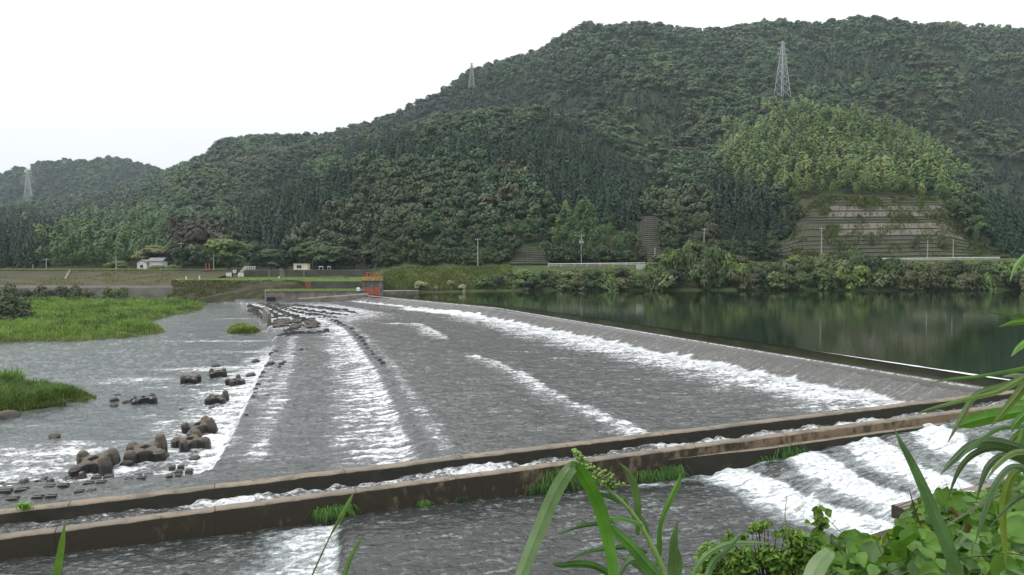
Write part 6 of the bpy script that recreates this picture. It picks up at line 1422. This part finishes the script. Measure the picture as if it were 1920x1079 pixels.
# post wrapped in leaves
e = empty('leafy_stump', tuple(D(1541, 1040, 8.2)), 'dark stump overgrown with a leafy vine, standing alone before the white steps', 'stump')
o0 = np.array(e.location); q = MB(); q.tube([tuple(D(1541, 1045, 8.2) - o0), tuple(D(1540, 1010, 8.2) - o0), tuple(D(1539, 985, 8.2) - o0)], [.026, .024, .018], 8); q.build('trunk', M['bark'], e)
m = 46; pp = np.stack([r.normal(1537, 9, m), r.uniform(948, 1012, m)], 1); pts = np.array([D(a, b_, 8.2 + r.uniform(-.05, .05)) for a, b_ in pp]) - o0
tn = np.array([.13, .22, .035]) * r.uniform(.6, 1.4, (m, 1)); o = leafmass('foliage', pts, np.array([0, -.8, .7]) + .5 * r.normal(size=(m, 3)), r.uniform(.04, .10, m), tn, 6, M['kudzu'], kind=None); o.parent = e
# ferns and tufts on the channel wall
def tuft(px_, py_, wpx, hpx, s_near, lab, c=(.07, .15, .03), n=160):
    dx, dy, dz = ray(px_, py_)       # meet the viewer's face of the near wall
    tt = (WN @ NB0) / (WN[0] * dx + WN[1] * dy); b0 = np.array([dx * tt, dy * tt, HC + dz * tt]); b0[:2] += WN * .03
    r = np.random.default_rng(int(px_)); wd = wpx * b0[1] / F; hh = hpx * b0[1] / F; Vq = []; 
    for k in range(n):
        s0 = r.uniform(-.5, .5) * wd; z0 = r.uniform(-.1, .45) * hh; L = hh * r.uniform(.5, 1.05); a = r.normal() * .7; p0 = np.array([WU[0] * s0, WU[1] * s0, z0])
        d = WN3 * r.uniform(.25, .8) + np.array([WU[0], WU[1], 0]) * a * .6; w3 = np.array([WU[0], WU[1], 0]) * .014 * r.uniform(.7, 1.6)
        p1 = p0 + d * L * .45 + np.array([0, 0, L * .32]); p2 = p0 + d * L * .8 + np.array([0, 0, -L * .05]); p3 = p0 + d * L * .95 + np.array([0, 0, -L * .45])
        Vq += [[p0 - w3, p0 + w3, p1 + w3, p1 - w3], [p1 - w3, p1 + w3, p2 + w3 * .7, p2 - w3 * .7], [p2 - w3 * .7, p2 + w3 * .7, p3 + w3 * .1, p3 - w3 * .1]]
    Q = np.array(Vq); o = quadsoup('fern_tuft', Q, np.repeat(np.array(c) * r.uniform(.5, 1.5, (n, 1)), 3, axis=0), M['grass_attr']); o.location = b0; tag(o, lab, 'fern')
WN3 = np.array([WN[0], WN[1], 0])
tuft(628, 964, 70, 28, 0, 'small fern tuft low on the channel wall above the white lower pool', n=200); tuft(795, 946, 18, 14, 0, 'tiny lone fern tuft on the channel wall', (.09, .19, .03), 70); tuft(862, 938, 24, 12, 0, 'tiny dark fern tuft near the tiny lone one', (.05, .085, .03), 60)
tuft(1012, 920, 46, 26, 0, 'drooping fern tuft left of the folded blade peak', (.06, .11, .03), 170); tuft(1045, 905, 56, 40, 0, 'large drooping fern tuft behind the folded blade', (.07, .14, .035), 320); tuft(1215, 897, 60, 26, 0, 'wide fern tuft behind the flowering weed', (.06, .13, .03), 260); tuft(1258, 892, 44, 30, 0, 'thick fern tuft just right of the flowering weed', (.065, .14, .03), 220)
tuft(1395, 885, 70, 22, 0, 'low spreading fern tuft left of the white steps', (.06, .155, .03), 260); tuft(1440, 874, 70, 34, 0, 'bright fern tuft by the start of the white steps', (.065, .17, .03), 340); tuft(1475, 860, 44, 42, 0, 'tallest bright fern tuft at the start of the wall ledge', (.065, .18, .03), 300); tuft(1535, 858, 46, 14, 0, 'thin weeds on the wall ledge above the white steps', (.10, .15, .03), 70); tuft(1830, 816, 30, 14, 0, 'small mossy tuft at the far end of the wall ledge', (.10, .15, .03), 70); tuft(1690, 800, 6, 6, 0, 'speck of moss on the wall', (.10, .15, .03), 10)
b0 = np.array([*(FB0 + WU * 2.2), 0]); tz = P(46, 955, -1.15)
Q, tn = blades(tz + np.random.default_rng(2).normal(size=(60, 3)) * np.array([.12, .05, .02]), np.full(60, .28), np.full(60, .05), np.full(60, .7), np.array([[.13, .26, .03]]) * np.random.default_rng(3).uniform(.6, 1.4, (60, 1)), np.random.default_rng(4))
o = quadsoup('weed_tuft', Q - tz, tn, M['grass_attr']); o.location = tz; tag(o, 'small bright weed growing on top of the farther channel wall, far left', 'weed')

# ------------------------------------------------------------------ air
HAZE = .00009
bm = bmesh.new(); bmesh.ops.create_cube(bm, size=1); me = bpy.data.meshes.new('haze'); bm.to_mesh(me); bm.free()
hm_ = bpy.data.materials.new('haze'); hm_.use_nodes = True; t_ = hm_.node_tree; t_.nodes.clear(); ou = t_.nodes.new('ShaderNodeOutputMaterial'); pv = t_.nodes.new('ShaderNodeVolumePrincipled')
pv.inputs['Color'].default_value = (.74, .90, 1.0, 1); pv.inputs['Density'].default_value = HAZE; pv.inputs['Anisotropy'].default_value = .1; t_.links.new(pv.outputs[0], ou.inputs['Volume'])
ho = link('haze', me, hm_); tag(ho, kind='stuff'); zlo, zhi = -8.0, 480.0
ho.scale = (2300 * 2, 2 * 2750, zhi - zlo); ho.location = (0, 0, (zhi + zlo) / 2)
for _o in scn.objects:
    if 'label' in _o and len(_o['label'].split()) > 16: print('LONG', len(_o['label'].split()), _o.name, _o['label'])
